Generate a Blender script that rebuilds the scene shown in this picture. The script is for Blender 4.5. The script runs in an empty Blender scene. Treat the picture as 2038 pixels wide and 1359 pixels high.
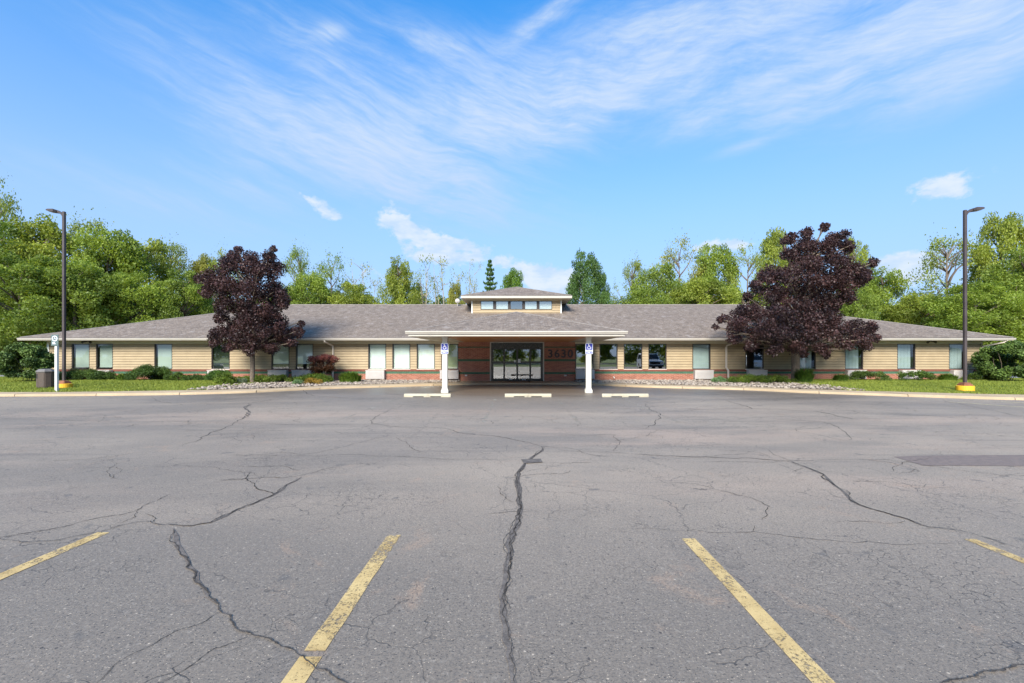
import bpy, math, random
import numpy as np
from mathutils import Vector

random.seed(7)
RNG = np.random.default_rng(11)
SC = bpy.context.scene
COL = SC.collection
R = math.radians

# ------------------------------------------------------------------ camera
F = 906.0                      # focal length in photograph pixels (2038 wide)
CX, CY, H = 1028.0, 709.0, 1.6  # vanishing point and eye height
cam_d = bpy.data.cameras.new('camera')
cam = bpy.data.objects.new('camera', cam_d)
COL.objects.link(cam)
cam.location = (0, 0, H)
cam.rotation_euler = (R(90), 0, 0)
cam_d.sensor_width = 36.0
cam_d.lens = 36.0 * F / 2038.0
cam_d.shift_x = -(CX - 1019.0) / 2038.0
cam_d.shift_y = (CY - 679.5) / 2038.0
cam_d.clip_start = 0.05
cam_d.clip_end = 3000
SC.camera = cam

# ------------------------------------------------------------------ light
SUN_EL, SUN_AZ = 34.0, 194.0      # azimuth clockwise from +Y (view direction)
EXPOSURE = 1.45
SKY_STRENGTH = 0.10
SUN_STRENGTH = 3.0
sun_d = bpy.data.lights.new('sun', 'SUN')
sun_d.energy = SUN_STRENGTH
sun_d.angle = R(26)
sun_d.color = (1.0, 0.93, 0.82)
sun = bpy.data.objects.new('sun', sun_d)
COL.objects.link(sun)
sd = Vector((math.sin(R(SUN_AZ)) * math.cos(R(SUN_EL)), math.cos(R(SUN_AZ)) * math.cos(R(SUN_EL)), math.sin(R(SUN_EL))))
sun.rotation_euler = sd.to_track_quat('Z', 'Y').to_euler()
sun.location = (0, 0, 40)
SC.view_settings.view_transform = 'Standard'
SC.view_settings.look = 'None'
SC.view_settings.gamma = 1.0
SC.view_settings.exposure = EXPOSURE
try:
    SC.view_settings.use_curve_mapping = False
except Exception:
    pass


class NT:
    """tiny node-tree helper"""
    def __init__(self, tree):
        self.t = tree
        tree.nodes.clear()

    def n(self, typ, **kw):
        nd = self.t.nodes.new(typ)
        for k, v in kw.items():
            setattr(nd, k, v)
        return nd

    def link(self, a, b):
        self.t.links.new(a, b)

    def put(self, sock, v):
        if hasattr(v, 'links'):
            self.t.links.new(v, sock)
        else:
            sock.default_value = v

    def m(self, op, a, b=0.0, c=None, clamp=False):
        nd = self.n('ShaderNodeMath', operation=op)
        nd.use_clamp = clamp
        self.put(nd.inputs[0], a)
        self.put(nd.inputs[1], b)
        if c is not None:
            self.put(nd.inputs[2], c)
        return nd.outputs[0]

    def noise(self, vec, scale, detail=4.0, rough=0.55, dist=0.0):
        nd = self.n('ShaderNodeTexNoise')
        if vec is not None:
            self.put(nd.inputs['Vector'], vec)
        nd.inputs['Scale'].default_value = scale
        nd.inputs['Detail'].default_value = detail
        nd.inputs['Roughness'].default_value = rough
        nd.inputs['Distortion'].default_value = dist
        return nd.outputs['Fac']

    def ramp(self, v, lo, hi, a=0.0, b=1.0, smooth=True):
        nd = self.n('ShaderNodeMapRange')
        nd.interpolation_type = 'SMOOTHSTEP' if smooth else 'LINEAR'
        self.put(nd.inputs[0], v)
        nd.inputs[1].default_value = lo
        nd.inputs[2].default_value = hi
        nd.inputs[3].default_value = a
        nd.inputs[4].default_value = b
        return nd.outputs[0]

    def mix(self, f, a, b, mode='MIX'):
        nd = self.n('ShaderNodeMix', data_type='RGBA', blend_type=mode)
        self.put(nd.inputs[0], f)
        self.put(nd.inputs[6], a)
        self.put(nd.inputs[7], b)
        return nd.outputs[2]

    def xyz(self, x=0.0, y=0.0, z=0.0):
        nd = self.n('ShaderNodeCombineXYZ')
        for i, v in enumerate((x, y, z)):
            self.put(nd.inputs[i], v)
        return nd.outputs[0]


def c4(*c):
    return (c[0], c[1], c[2], 1.0)


# ------------------------------------------------------------------ world
def make_world():
    w = bpy.data.worlds.new('World')
    SC.world = w
    w.use_nodes = True
    k = NT(w.node_tree)
    sky = k.n('ShaderNodeTexSky', sky_type='NISHITA')
    sky.sun_disc = False
    sky.sun_elevation = R(SUN_EL)
    sky.sun_rotation = R(SUN_AZ)
    sky.altitude = 200
    sky.air_density = 1.0
    sky.dust_density = 0.6
    sky.ozone_density = 2.0
    tc = k.n('ShaderNodeTexCoord')
    sp = k.n('ShaderNodeSeparateXYZ')
    k.link(tc.outputs['Generated'], sp.inputs[0])
    x, y, z = sp.outputs
    az = k.m('MULTIPLY', k.m('ARCTAN2', x, y), 57.29578)
    el = k.m('MULTIPLY', k.m('ARCSINE', z), 57.29578)
    # deepen the clear blue a little towards the zenith
    zt = k.ramp(el, -2, 42, smooth=False)
    tint = k.mix(zt, c4(0.60, 0.70, 0.84), c4(0.225, 0.90, 1.32))
    base = k.mix(1.0, sky.outputs[0], tint, 'MULTIPLY')

    def ang(px, py):
        a = math.atan((px - CX) / F)
        return math.degrees(a), math.degrees(math.atan((CY - py) / F * math.cos(a)))

    def blob(px, py, sx, sy, rot):
        a0, e0 = ang(px, py)
        kx = math.cos(R(a0)) ** 2 * 57.3 / F
        ky = math.cos(R(a0)) * 57.3 / F
        c, s = math.cos(R(rot)), math.sin(R(rot))
        da = k.m('SUBTRACT', az, a0)
        de = k.m('SUBTRACT', el, e0)
        u = k.m('ADD', k.m('MULTIPLY', da, c / (sx * kx)), k.m('MULTIPLY', de, s / (sx * kx)))
        v = k.m('ADD', k.m('MULTIPLY', da, -s / (sy * ky)), k.m('MULTIPLY', de, c / (sy * ky)))
        r2 = k.m('ADD', k.m('MULTIPLY', u, u), k.m('MULTIPLY', v, v))
        return k.m('POWER', 2.718, k.m('MULTIPLY', r2, -1.0))

    def addup(lst):
        acc = None
        for b, wgt in lst:
            t = k.m('MULTIPLY', b, wgt)
            acc = t if acc is None else k.m('ADD', acc, t)
        return acc

    # high cirrus: long streaks
    warp = k.noise(k.xyz(k.m('MULTIPLY', az, 0.05), k.m('MULTIPLY', el, 0.05), 0.0), 1.0, 3, 0.5)
    elw = k.m('ADD', el, k.m('MULTIPLY', k.m('SUBTRACT', warp, 0.5), 7.0))

    def streak(rot, sl, ss, seed, detail=7):
        c, s = math.cos(R(rot)), math.sin(R(rot))
        u = k.m('ADD', k.m('MULTIPLY', az, c * sl), k.m('MULTIPLY', elw, s * sl))
        v = k.m('ADD', k.m('MULTIPLY', az, -s * ss), k.m('MULTIPLY', elw, c * ss))
        return k.noise(k.xyz(u, v, seed), 1.0, detail, 0.60, 0.12)
    s1 = streak(-17, 0.035, 0.26, 1.3)
    s2 = streak(14, 0.045, 0.22, 5.1)
    m1 = addup([(blob(720, 300, 300, 60, -13), 0.85), (blob(1000, 235, 270, 60, 9), 1.25), (blob(790, 350, 200, 50, -10), 0.95), (blob(1180, 195, 130, 32, 12), 0.6),
                (blob(660, 130, 160, 34, -18), 0.42), (blob(980, 165, 240, 46, -12), 0.5), (blob(570, 235, 85, 22, -34), 0.6),
                (blob(490, 370, 120, 24, -10), 0.55), (blob(880, 85, 90, 16, -4), 0.35), (blob(650, 66, 34, 12, 18), 0.5), (blob(330, 400, 260, 40, -4), 0.30),
                (blob(500, 290, 110, 50, -20), 0.4)])
    m2 = addup([(blob(1640, 105, 330, 72, -8), 1.15), (blob(1900, 55, 270, 90, 10), 1.2), (blob(1720, 170, 200, 30, -6), 0.7), (blob(1960, 120, 200, 40, 6), 0.8),
                (blob(1395, 238, 100, 24, 3), 1.0), (blob(1085, 35, 95, 13, 24), 1.15), (blob(1500, 10, 300, 40, -2), 0.9), (blob(1540, 232, 90, 20, 0), 0.5),
                (blob(1490, 288, 60, 9, 8), 0.5), (blob(1330, 150, 220, 50, -18), 0.6), (blob(1230, 190, 90, 26, -5), 0.4), (blob(1380, 60, 120, 30, -10), 0.5)])
    f1 = k.ramp(streak(-15, 0.10, 0.95, 7.7, 9), 0.30, 0.66, 0.45, 1.12)
    f2 = k.ramp(streak(6, 0.13, 0.80, 3.3, 9), 0.30, 0.66, 0.50, 1.12)
    puff = k.ramp(k.noise(k.xyz(k.m('MULTIPLY', az, 0.16), k.m('MULTIPLY', elw, 0.30), 6.0), 1.0, 9, 0.66, 0.2), 0.32, 0.60, 0.62, 1.12)
    ci1 = k.m('MULTIPLY', k.m('MULTIPLY', m1, k.ramp(s1, 0.20, 0.68)), k.m('MULTIPLY', f1, puff))
    ci2 = k.m('MULTIPLY', k.m('MULTIPLY', m2, k.ramp(s2, 0.18, 0.66)), k.m('MULTIPLY', f2, puff))
    # the cirrus goes on outside the frame in drifting patches
    far = k.ramp(k.noise(tc.outputs['Generated'], 2.2, 4, 0.5, 0.4), 0.50, 0.74)
    outf = k.m('MAXIMUM', k.ramp(k.m('ABSOLUTE', az), 50, 75), k.ramp(el, 38, 55))
    ci3 = k.m('MULTIPLY', k.m('MULTIPLY', far, outf), k.ramp(s1, 0.34, 0.68, 0.2, 0.9))
    cirrus = k.m('ADD', k.m('ADD', k.m('MULTIPLY', ci1, 1.6), k.m('MULTIPLY', ci2, 1.0)), ci3)
    cirrus = k.m('MULTIPLY', k.m('SUBTRACT', 1.0, k.m('POWER', 2.718, k.m('MULTIPLY', cirrus, -1.25))), 1.02)
    # fine fibres inside the denser parts
    fib = k.ramp(streak(-6, 0.30, 2.4, 9.9, 8), 0.30, 0.70, 0.80, 1.06)
    cirrus = k.m('MINIMUM', k.m('MULTIPLY', cirrus, fib), 0.95)
    # low cumulus puffs
    pv = k.xyz(k.m('MULTIPLY', az, 0.50), k.m('MULTIPLY', el, 0.72), 9.0)
    pn = k.noise(pv, 1.0, 6, 0.60, 0.15)
    m3 = addup([(blob(1885, 372, 70, 28, 3), 1.25), (blob(790, 440, 50, 24, -38), 1.15), (blob(880, 478, 85, 18, -8), 1.15),
                (blob(645, 415, 55, 17, -24), 0.85), (blob(880, 512, 90, 17, -3), 1.1), (blob(1070, 548, 85, 22, -18), 1.15),
                (blob(1110, 560, 80, 28, 0), 0.9), (blob(1815, 528, 85, 34, -8), 1.35), (blob(1410, 492, 60, 14, 0), 1.0),
                (blob(1475, 487, 25, 10, 0), 0.9), (blob(745, 550, 50, 18, 0), 0.6), (blob(400, 200, 12, 9, 0), 0.5)])
    cu = k.ramp(k.m('ADD', m3, k.m('MULTIPLY', k.m('SUBTRACT', pn, 0.5), 2.2)), 0.42, 0.95)
    cu = k.m('MULTIPLY', cu, k.ramp(m3, 0.05, 0.35))
    cu2 = k.m('MULTIPLY', k.m('MULTIPLY', k.ramp(pn, 0.56, 0.70), k.ramp(k.m('ABSOLUTE', az), 56, 80)),
              k.m('MULTIPLY', k.ramp(el, 2, 7), k.ramp(el, 14, 26, 1.0, 0.0)))
    cu = k.m('MAXIMUM', cu, k.m('MULTIPLY', cu2, 0.8))
    CL = 1.0 / SKY_STRENGTH
    col = k.mix(cirrus, base, c4(0.242 * CL, 0.290 * CL, 0.358 * CL))
    # thin veil of haze low down
    hz = k.ramp(el, 0, 38, 0.9, 0.0)
    col = k.mix(hz, col, c4(0.168 * CL, 0.238 * CL, 0.360 * CL))
    shade = k.ramp(k.noise(k.xyz(k.m('MULTIPLY', az, 0.22), k.m('MULTIPLY', el, 0.5), 2.0), 1.0, 4, 0.6), 0.35, 0.65)
    ccol = k.mix(shade, c4(0.215 * CL, 0.278 * CL, 0.365 * CL), c4(0.300 * CL, 0.330 * CL, 0.370 * CL))
    col = k.mix(k.m('MULTIPLY', cu, 0.9), col, ccol)
    bg = k.n('ShaderNodeBackground')
    k.link(col, bg.inputs[0])
    bg.inputs[1].default_value = SKY_STRENGTH
    out = k.n('ShaderNodeOutputWorld')
    k.link(bg.outputs[0], out.inputs[0])


make_world()

# ------------------------------------------------------------------ helpers


def P(px, py, D):
    return Vector(((px - CX) * D / F, D, H + (CY - py) * D / F))


def G(px, py, z=0.0):
    D = (H - z) * F / (py - CY)
    return Vector(((px - CX) * D / F, D, z))


class MB:
    def __init__(self):
        self.v = []
        self.f = []

    def add(self, vs, fs):
        o = len(self.v)
        self.v += [tuple(p) for p in vs]
        self.f += [tuple(i + o for i in q) for q in fs]
        return self

    def box(self, x0, x1, y0, y1, z0, z1):
        return self.add([(x0, y0, z0), (x1, y0, z0), (x1, y1, z0), (x0, y1, z0), (x0, y0, z1), (x1, y0, z1), (x1, y1, z1), (x0, y1, z1)],
                        [(0, 3, 2, 1), (4, 5, 6, 7), (0, 1, 5, 4), (1, 2, 6, 5), (2, 3, 7, 6), (3, 0, 4, 7)])

    def bbox(self, x0, x1, y0, y1, z0, z1, b):
        """box with chamfered vertical and top edges"""
        rings = []
        for z, i in ((z0, 0), (z1 - b, 0), (z1, b)):
            xa, xb, ya, yb = x0 + i, x1 - i, y0 + i, y1 - i
            rings.append([(xa + b, ya, z), (xb - b, ya, z), (xb, ya + b, z), (xb, yb - b, z), (xb - b, yb, z), (xa + b, yb, z), (xa, yb - b, z), (xa, ya + b, z)])
        return self.loft(rings, True, True)

    def loft(self, rings, cap0=True, cap1=True, closed=True):
        n = len(rings[0])
        vs = [p for r in rings for p in r]
        fs = []
        for i in range(len(rings) - 1):
            for j in range(n if closed else n - 1):
                a = i * n + j
                b = i * n + (j + 1) % n
                fs.append((a, b, b + n, a + n))
        if cap0:
            fs.append(tuple(range(n))[::-1])
        if cap1:
            fs.append(tuple((len(rings) - 1) * n + j for j in range(n)))
        return self.add(vs, fs)

    def cyl(self, x, y, z0, z1, r0, r1=None, n=16, rot=0.0):
        r1 = r0 if r1 is None else r1
        return self.loft([[(x + r * math.cos(rot + 2 * math.pi * i / n), y + r * math.sin(rot + 2 * math.pi * i / n), z) for i in range(n)]
                          for z, r in ((z0, r0), (z1, r1))])

    def tube(self, pts, rad, n=8, square=False):
        pts = [Vector(p) for p in pts]
        if not isinstance(rad, (list, tuple)):
            rad = [rad] * len(pts)
        rings = []
        up = None
        for i, p in enumerate(pts):
            d = (pts[min(i + 1, len(pts) - 1)] - pts[max(i - 1, 0)]).normalized()
            if up is None:
                up = Vector((0, 0, 1)) if abs(d.z) < 0.9 else Vector((1, 0, 0))
            a = d.cross(up)
            if a.length < 1e-4:
                a = d.cross(Vector((0, 1, 0)))
            a.normalize()
            b = a.cross(d).normalized()
            up = b
            off = math.pi / n if square else 0
            rings.append([p + a * (rad[i] * math.cos(off + 2 * math.pi * j / n)) + b * (rad[i] * math.sin(off + 2 * math.pi * j / n)) for j in range(n)])
        return self.loft(rings)

    def poly(self, pts):
        return self.add(pts, [tuple(range(len(pts)))])

    def prism(self, pts2, y0, y1):
        """polygon in xz extruded along y"""
        n = len(pts2)
        return self.add([(x, y0, z) for x, z in pts2] + [(x, y1, z) for x, z in pts2],
                        [tuple(range(n)), tuple(range(n, 2 * n))[::-1]] + [(j, j + n, (j + 1) % n + n, (j + 1) % n) for j in range(n)])

    def obj(self, name, mat, parent=None, smooth=False, rel=None):
        me = bpy.data.meshes.new(name)
        vs = self.v
        if rel is not None:
            vs = [(a - rel[0], b - rel[1], c - rel[2]) for a, b, c in vs]
        me.from_pydata(vs, [], self.f)
        me.update()
        if mat:
            me.materials.append(mat)
        if smooth:
            me.polygons.foreach_set('use_smooth', [True] * len(me.polygons))
        o = bpy.data.objects.new(name, me)
        COL.objects.link(o)
        if parent is not None:
            o.parent = parent
        elif rel is not None:
            o.location = rel
        return o


def tag(o, label=None, cat=None, group=None, kind=None):
    if label:
        o['label'] = label
    if cat:
        o['category'] = cat
    if group:
        o['group'] = group
    if kind:
        o['kind'] = kind
    return o


def thing(name, label, cat, loc=(0, 0, 0), group=None):
    o = bpy.data.objects.new(name, None)
    COL.objects.link(o)
    o.location = loc
    return tag(o, label, cat, group)


def struct(o, label=None):
    o['kind'] = 'structure'
    if label:
        o['label'] = label
    return o


def copy_tree(o, parent=None):
    c = o.copy()
    COL.objects.link(c)
    c.parent = parent
    for ch in list(o.children):
        copy_tree(ch, c)
    return c


def np_mesh(name, verts, nper, mat, tint=None):
    """verts (N*nper,3): N separate polygons"""
    verts = np.asarray(verts, dtype=np.float32).reshape(-1, 3)
    n = len(verts)
    nf = n // nper
    me = bpy.data.meshes.new(name)
    me.vertices.add(n)
    me.vertices.foreach_set('co', verts.ravel())
    me.loops.add(n)
    me.loops.foreach_set('vertex_index', np.arange(n, dtype=np.int32))
    me.polygons.add(nf)
    me.polygons.foreach_set('loop_start', np.arange(0, n, nper, dtype=np.int32))
    try:
        me.polygons.foreach_set('loop_total', np.full(nf, nper, dtype=np.int32))
    except Exception:
        pass
    if tint is not None:
        at = me.attributes.new('tint', 'FLOAT', 'POINT')
        at.data.foreach_set('value', np.repeat(np.asarray(tint, dtype=np.float32), nper))
    me.update(calc_edges=True)
    me.validate()
    me.materials.append(mat)
    return me


def link_mesh(name, me, parent=None):
    o = bpy.data.objects.new(name, me)
    COL.objects.link(o)
    if parent is not None:
        o.parent = parent
    return o


def leaf_quads(c, size, up=0.35, aspect=0.62, rng=RNG):
    """diamond leaves, folded along the middle line is too costly: flat, randomly turned"""
    n = len(c)
    nrm = rng.normal(size=(n, 3))
    nrm /= np.linalg.norm(nrm, axis=1)[:, None]
    nrm[:, 2] = nrm[:, 2] + up
    nrm /= np.linalg.norm(nrm, axis=1)[:, None]
    t = rng.normal(size=(n, 3))
    t -= nrm * (t * nrm).sum(1)[:, None]
    t /= np.linalg.norm(t, axis=1)[:, None]
    b = np.cross(nrm, t)
    s = (size * rng.uniform(0.6, 1.35, n))[:, None] * 0.5
    droop = np.array([0, 0, -0.25])
    v = np.stack([c - t * s, c + b * s * aspect, c + t * s + droop * s, c - b * s * aspect], axis=1)
    return v


def clump_leaves(cc, rr, per_area, rng=RNG, zsq=0.72, fill=0.5):
    """leaves round clump centres cc with radii rr -> centres, tint"""
    out, tint = [], []
    for c, r in zip(cc, rr):
        n = max(4, int(per_area * r * r))
        d = rng.normal(size=(n, 3))
        d /= np.linalg.norm(d, axis=1)[:, None]
        rad = r * (fill + (1.12 - fill) * rng.random(n) ** 0.6)
        p = d * rad[:, None]
        p[:, 2] *= zsq
        out.append(p + c)
        tint.append(np.clip(rng.normal(0.5, 0.24) + rng.normal(0, 0.14, n), 0, 1))
    return np.concatenate(out), np.concatenate(tint)


# ------------------------------------------------------------------ materials
def mat(name):
    m = bpy.data.materials.new(name)
    m.use_nodes = True
    return m, NT(m.node_tree)


def finish(k, shader):
    o = k.n('ShaderNodeOutputMaterial')
    k.link(shader, o.inputs[0])


def principled(k, col, rough=0.6, metal=0.0, bump=None, bstr=0.3, bdist=0.01, spec=0.5):
    p = k.n('ShaderNodeBsdfPrincipled')
    k.put(p.inputs['Base Color'], col)
    k.put(p.inputs['Roughness'], rough)
    p.inputs['Metallic'].default_value = metal
    p.inputs['Specular IOR Level'].default_value = spec
    if bump is not None:
        b = k.n('ShaderNodeBump')
        b.inputs['Strength'].default_value = bstr
        b.inputs['Distance'].default_value = bdist
        k.put(b.inputs['Height'], bump)
        k.link(b.outputs[0], p.inputs['Normal'])
    return p.outputs[0]


def wpos(k):
    return k.n('ShaderNodeNewGeometry').outputs['Position']


def simple(name, col, rough=0.6, metal=0.0, var=0.12, scale=6.0, spec=0.5, bump=0.0, dirt=0.0):
    """paint, plastic, metal ... with mottling and a little grime"""
    m, k = mat(name)
    pos = wpos(k)
    n1 = k.noise(pos, scale, 5, 0.6)
    n2 = k.noise(pos, scale * 9, 3, 0.6)
    f = k.ramp(k.m('ADD', k.m('MULTIPLY', n1, 0.7), k.m('MULTIPLY', n2, 0.3)), 0.3, 0.7)
    lo = c4(*[c * (1 - var) for c in col])
    hi = c4(*[min(1, c * (1 + var)) for c in col])
    cc = k.mix(f, lo, hi)
    if dirt:
        g = k.ramp(k.noise(pos, scale * 0.6, 6, 0.7, 0.6), 0.55, 0.75, 0, dirt)
        cc = k.mix(g, cc, c4(0.09, 0.075, 0.055))
    finish(k, principled(k, cc, k.ramp(n1, 0.3, 0.7, rough * 0.85, min(1, rough * 1.12)), metal, n2 if bump else None, bump, 0.01, spec))
    return m


def foliage(name, a, b, trans=0.28, rough=0.5, spec=0.35, use_color=True):
    m, k = mat(name)
    at = k.n('ShaderNodeAttribute', attribute_name='tint')
    col = k.mix(at.outputs['Fac'], c4(*a), c4(*b))
    if use_color:
        oi = k.n('ShaderNodeObjectInfo')
        col = k.mix(1.0, col, oi.outputs['Color'], 'MULTIPLY')
    p = principled(k, col, rough, spec=spec)
    tr = k.n('ShaderNodeBsdfTranslucent')
    tcol = k.mix(1.0, col, c4(1.25, 1.2, 0.6), 'MULTIPLY')
    k.link(tcol, tr.inputs[0])
    mx = k.n('ShaderNodeMixShader')
    mx.inputs[0].default_value = trans
    k.link(p, mx.inputs[1])
    k.link(tr.outputs[0], mx.inputs[2])
    finish(k, mx.outputs[0])
    return m


def brick_mat(name, red_a, red_b, mortar):
    m, k = mat(name)
    pos = wpos(k)
    sp = k.n('ShaderNodeSeparateXYZ')
    k.link(pos, sp.inputs[0])
    u = k.m('ADD', sp.outputs[0], sp.outputs[1])
    vec = k.xyz(u, sp.outputs[2], 0.0)
    bt = k.n('ShaderNodeTexBrick')
    k.link(vec, bt.inputs['Vector'])
    bt.inputs['Scale'].default_value = 1.0
    bt.inputs['Brick Width'].default_value = 0.213
    bt.inputs['Row Height'].default_value = 0.0677
    bt.inputs['Mortar Size'].default_value = 0.0055
    bt.inputs['Mortar Smooth'].default_value = 0.2
    bt.inputs['Bias'].default_value = 0.0
    bt.inputs['Color1'].default_value = c4(*red_a)
    bt.inputs['Color2'].default_value = c4(*red_b)
    bt.inputs['Mortar'].default_value = c4(*mortar)
    n = k.noise(pos, 40, 3, 0.6)
    col = k.mix(k.ramp(n, 0.3, 0.7, 0, 0.35), bt.outputs['Color'], c4(red_a[0] * 0.55, red_a[1] * 0.5, red_a[2] * 0.5))
    st = k.ramp(k.noise(pos, 1.2, 5, 0.65), 0.5, 0.72, 0, 0.25)
    col = k.mix(st, col, c4(0.10, 0.05, 0.03))
    finish(k, principled(k, col, 0.85, bump=k.m('SUBTRACT', 1.0, bt.outputs['Fac']), bstr=0.7, bdist=0.008))
    return m


def shingle_mat():
    m, k = mat('asphalt_shingle')
    uv = k.n('ShaderNodeUVMap').outputs[0]
    bt = k.n('ShaderNodeTexBrick')
    k.link(uv, bt.inputs['Vector'])
    bt.inputs['Scale'].default_value = 1.0
    bt.inputs['Brick Width'].default_value = 0.24
    bt.inputs['Row Height'].default_value = 0.145
    bt.inputs['Mortar Size'].default_value = 0.012
    bt.inputs['Mortar Smooth'].default_value = 0.6
    bt.inputs['Color1'].default_value = c4(0.139, 0.107, 0.083)
    bt.inputs['Color2'].default_value = c4(0.278, 0.218, 0.171)
    bt.inputs['Mortar'].default_value = c4(0.084, 0.066, 0.052)
    sp = k.n('ShaderNodeSeparateXYZ')
    k.link(uv, sp.inputs[0])
    tab = k.noise(k.xyz(k.m('MULTIPLY', sp.outputs[0], 3.0), k.m('MULTIPLY', sp.outputs[1], 6.9), 0), 1.0, 2, 0.7)
    grit = k.noise(uv, 11, 4, 0.8)
    big = k.noise(uv, 0.45, 5, 0.6, 0.5)
    col = k.mix(k.ramp(tab, 0.40, 0.60, 0, 0.75), bt.outputs['Color'], c4(0.292, 0.231, 0.179))
    col = k.mix(k.ramp(grit, 0.42, 0.60, 0, 0.75), col, c4(0.104, 0.077, 0.061))
    col = k.mix(k.ramp(big, 0.35, 0.68, 0, 0.35), col, c4(0.163, 0.128, 0.105))
    sp2 = k.noise(k.xyz(k.m('MULTIPLY', sp.outputs[0], 2.2), k.m('MULTIPLY', sp.outputs[1], 1.7), 8.0), 1.0, 5, 0.85, 0.3)
    col = k.mix(k.ramp(sp2, 0.53, 0.64, 0, 0.55), col, c4(0.33, 0.29, 0.265))
    col = k.mix(k.ramp(sp2, 0.36, 0.47, 0.6, 0.0), col, c4(0.075, 0.062, 0.056))
    # rain streaks running down the slope
    strk = k.noise(k.xyz(k.m('MULTIPLY', sp.outputs[0], 1.4), k.m('MULTIPLY', sp.outputs[1], 0.12), 3.0), 1.0, 5, 0.7)
    col = k.mix(k.ramp(strk, 0.52, 0.75, 0, 0.35), col, c4(0.110, 0.088, 0.069))
    hgt = k.m('ADD', k.m('MULTIPLY', tab, 0.7), k.m('MULTIPLY', bt.outputs['Fac'], -0.8))
    finish(k, principled(k, col, 0.9, bump=hgt, bstr=0.6, bdist=0.012, spec=0.3))
    return m


def asphalt_mat():
    m, k = mat('worn_asphalt')
    pos = wpos(k)
    sp = k.n('ShaderNodeSeparateXYZ')
    k.link(pos, sp.inputs[0])
    X, Y = sp.outputs[0], sp.outputs[1]
    big = k.noise(pos, 0.22, 5, 0.6, 0.4)
    mid = k.noise(pos, 1.3, 5, 0.65, 0.3)
    base = k.mix(k.ramp(big, 0.3, 0.7), c4(0.278, 0.222, 0.167), c4(0.384, 0.301, 0.220))
    base = k.mix(k.ramp(mid, 0.35, 0.72, 0, 0.55), base, c4(0.326, 0.258, 0.188))
    coat = k.noise(k.xyz(k.m('MULTIPLY', X, 0.09), k.m('MULTIPLY', Y, 0.22), 11.0), 1.0, 6, 0.62, 0.8)
    base = k.mix(k.ramp(coat, 0.44, 0.60, 0.0, 0.72), base, c4(0.203, 0.165, 0.127))
    # darker stalls nearest the eye: lack of glancing sky gloss and dust, as colour
    base = k.mix(k.ramp(k.m('ADD', Y, k.m('MULTIPLY', mid, 1.5)), 3.4, 7.0, 0.62, 0.0), base, c4(0.176, 0.146, 0.116))
    # rusty, dusty tyre lanes
    dust = k.m('MULTIPLY', k.ramp(k.noise(k.xyz(k.m('MULTIPLY', X, 0.10), k.m('MULTIPLY', Y, 0.34), 4.0), 1.0, 5, 0.62, 0.3), 0.46, 0.66),
               k.m('MULTIPLY', k.ramp(Y, 4.0, 7.5), k.ramp(Y, 11.5, 15.0, 1.0, 0.0)))
    base = k.mix(k.m('MULTIPLY', dust, 0.85), base, c4(0.446, 0.325, 0.233))
    pat = k.ramp(k.noise(pos, 1.0, 7, 0.78, 1.0), 0.56, 0.70)
    base = k.mix(k.m('MULTIPLY', pat, 0.5), base, c4(0.415, 0.272, 0.175))
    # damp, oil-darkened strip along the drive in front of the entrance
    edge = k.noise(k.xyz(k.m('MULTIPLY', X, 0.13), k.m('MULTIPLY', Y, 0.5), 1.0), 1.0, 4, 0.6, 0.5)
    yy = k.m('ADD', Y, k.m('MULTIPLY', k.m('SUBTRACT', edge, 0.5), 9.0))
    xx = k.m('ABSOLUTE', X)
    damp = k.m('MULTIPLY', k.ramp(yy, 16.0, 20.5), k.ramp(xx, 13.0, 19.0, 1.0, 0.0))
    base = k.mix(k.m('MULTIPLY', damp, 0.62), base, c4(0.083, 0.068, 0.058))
    brown_zone = k.m('MULTIPLY', k.ramp(k.m('ADD', Y, k.m('MULTIPLY', k.m('SUBTRACT', mid, 0.5), 3.0)), 17.2, 19.2), k.ramp(xx, 4.2, 6.5, 1.0, 0.0))  # darker, browner tone on the asphalt below the canopy
    base = k.mix(k.m('MULTIPLY', brown_zone, 0.35), base, c4(0.148, 0.095, 0.058))
    # streaky wear along the drive lanes
    lane = k.noise(k.xyz(k.m('MULTIPLY', X, 0.16), k.m('MULTIPLY', Y, 3.2), 7.0), 1.0, 6, 0.7, 0.2)
    base = k.mix(k.m('MULTIPLY', k.ramp(lane, 0.53, 0.70), k.ramp(Y, 4, 8, 0, 0.62)), base, c4(0.185, 0.148, 0.113))
    # oil drips and tyre-polished marks
    oil = k.ramp(k.noise(pos, 2.6, 3, 0.5, 0.2), 0.66, 0.74)
    base = k.mix(k.m('MULTIPLY', oil, 0.55), base, c4(0.080, 0.074, 0.070))
    tyre = k.noise(k.xyz(k.m('MULTIPLY', X, 2.4), k.m('MULTIPLY', Y, 0.16), 5.0), 1.0, 4, 0.6, 0.15)
    base = k.mix(k.m('MULTIPLY', k.ramp(tyre, 0.54, 0.70), k.ramp(Y, 6, 2, 0, 0.30)), base, c4(0.085, 0.078, 0.074))
    # stone chips and pits
    v = k.n('ShaderNodeTexVoronoi', feature='F1')
    k.link(pos, v.inputs['Vector'])
    v.inputs['Scale'].default_value = 85
    chip = k.n('ShaderNodeSeparateColor')
    k.link(v.outputs['Color'], chip.inputs[0])
    core = k.ramp(v.outputs['Distance'], 0.25, 0.45, 1.0, 0.0)
    lightc = k.m('MULTIPLY', core, k.ramp(chip.outputs[0], 0.86, 0.97))
    darkc = k.m('MULTIPLY', core, k.ramp(chip.outputs[1], 0.72, 0.95))
    v2 = k.n('ShaderNodeTexVoronoi', feature='F1')
    k.link(pos, v2.inputs['Vector'])
    v2.inputs['Scale'].default_value = 22
    ch2 = k.n('ShaderNodeSeparateColor')
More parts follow.
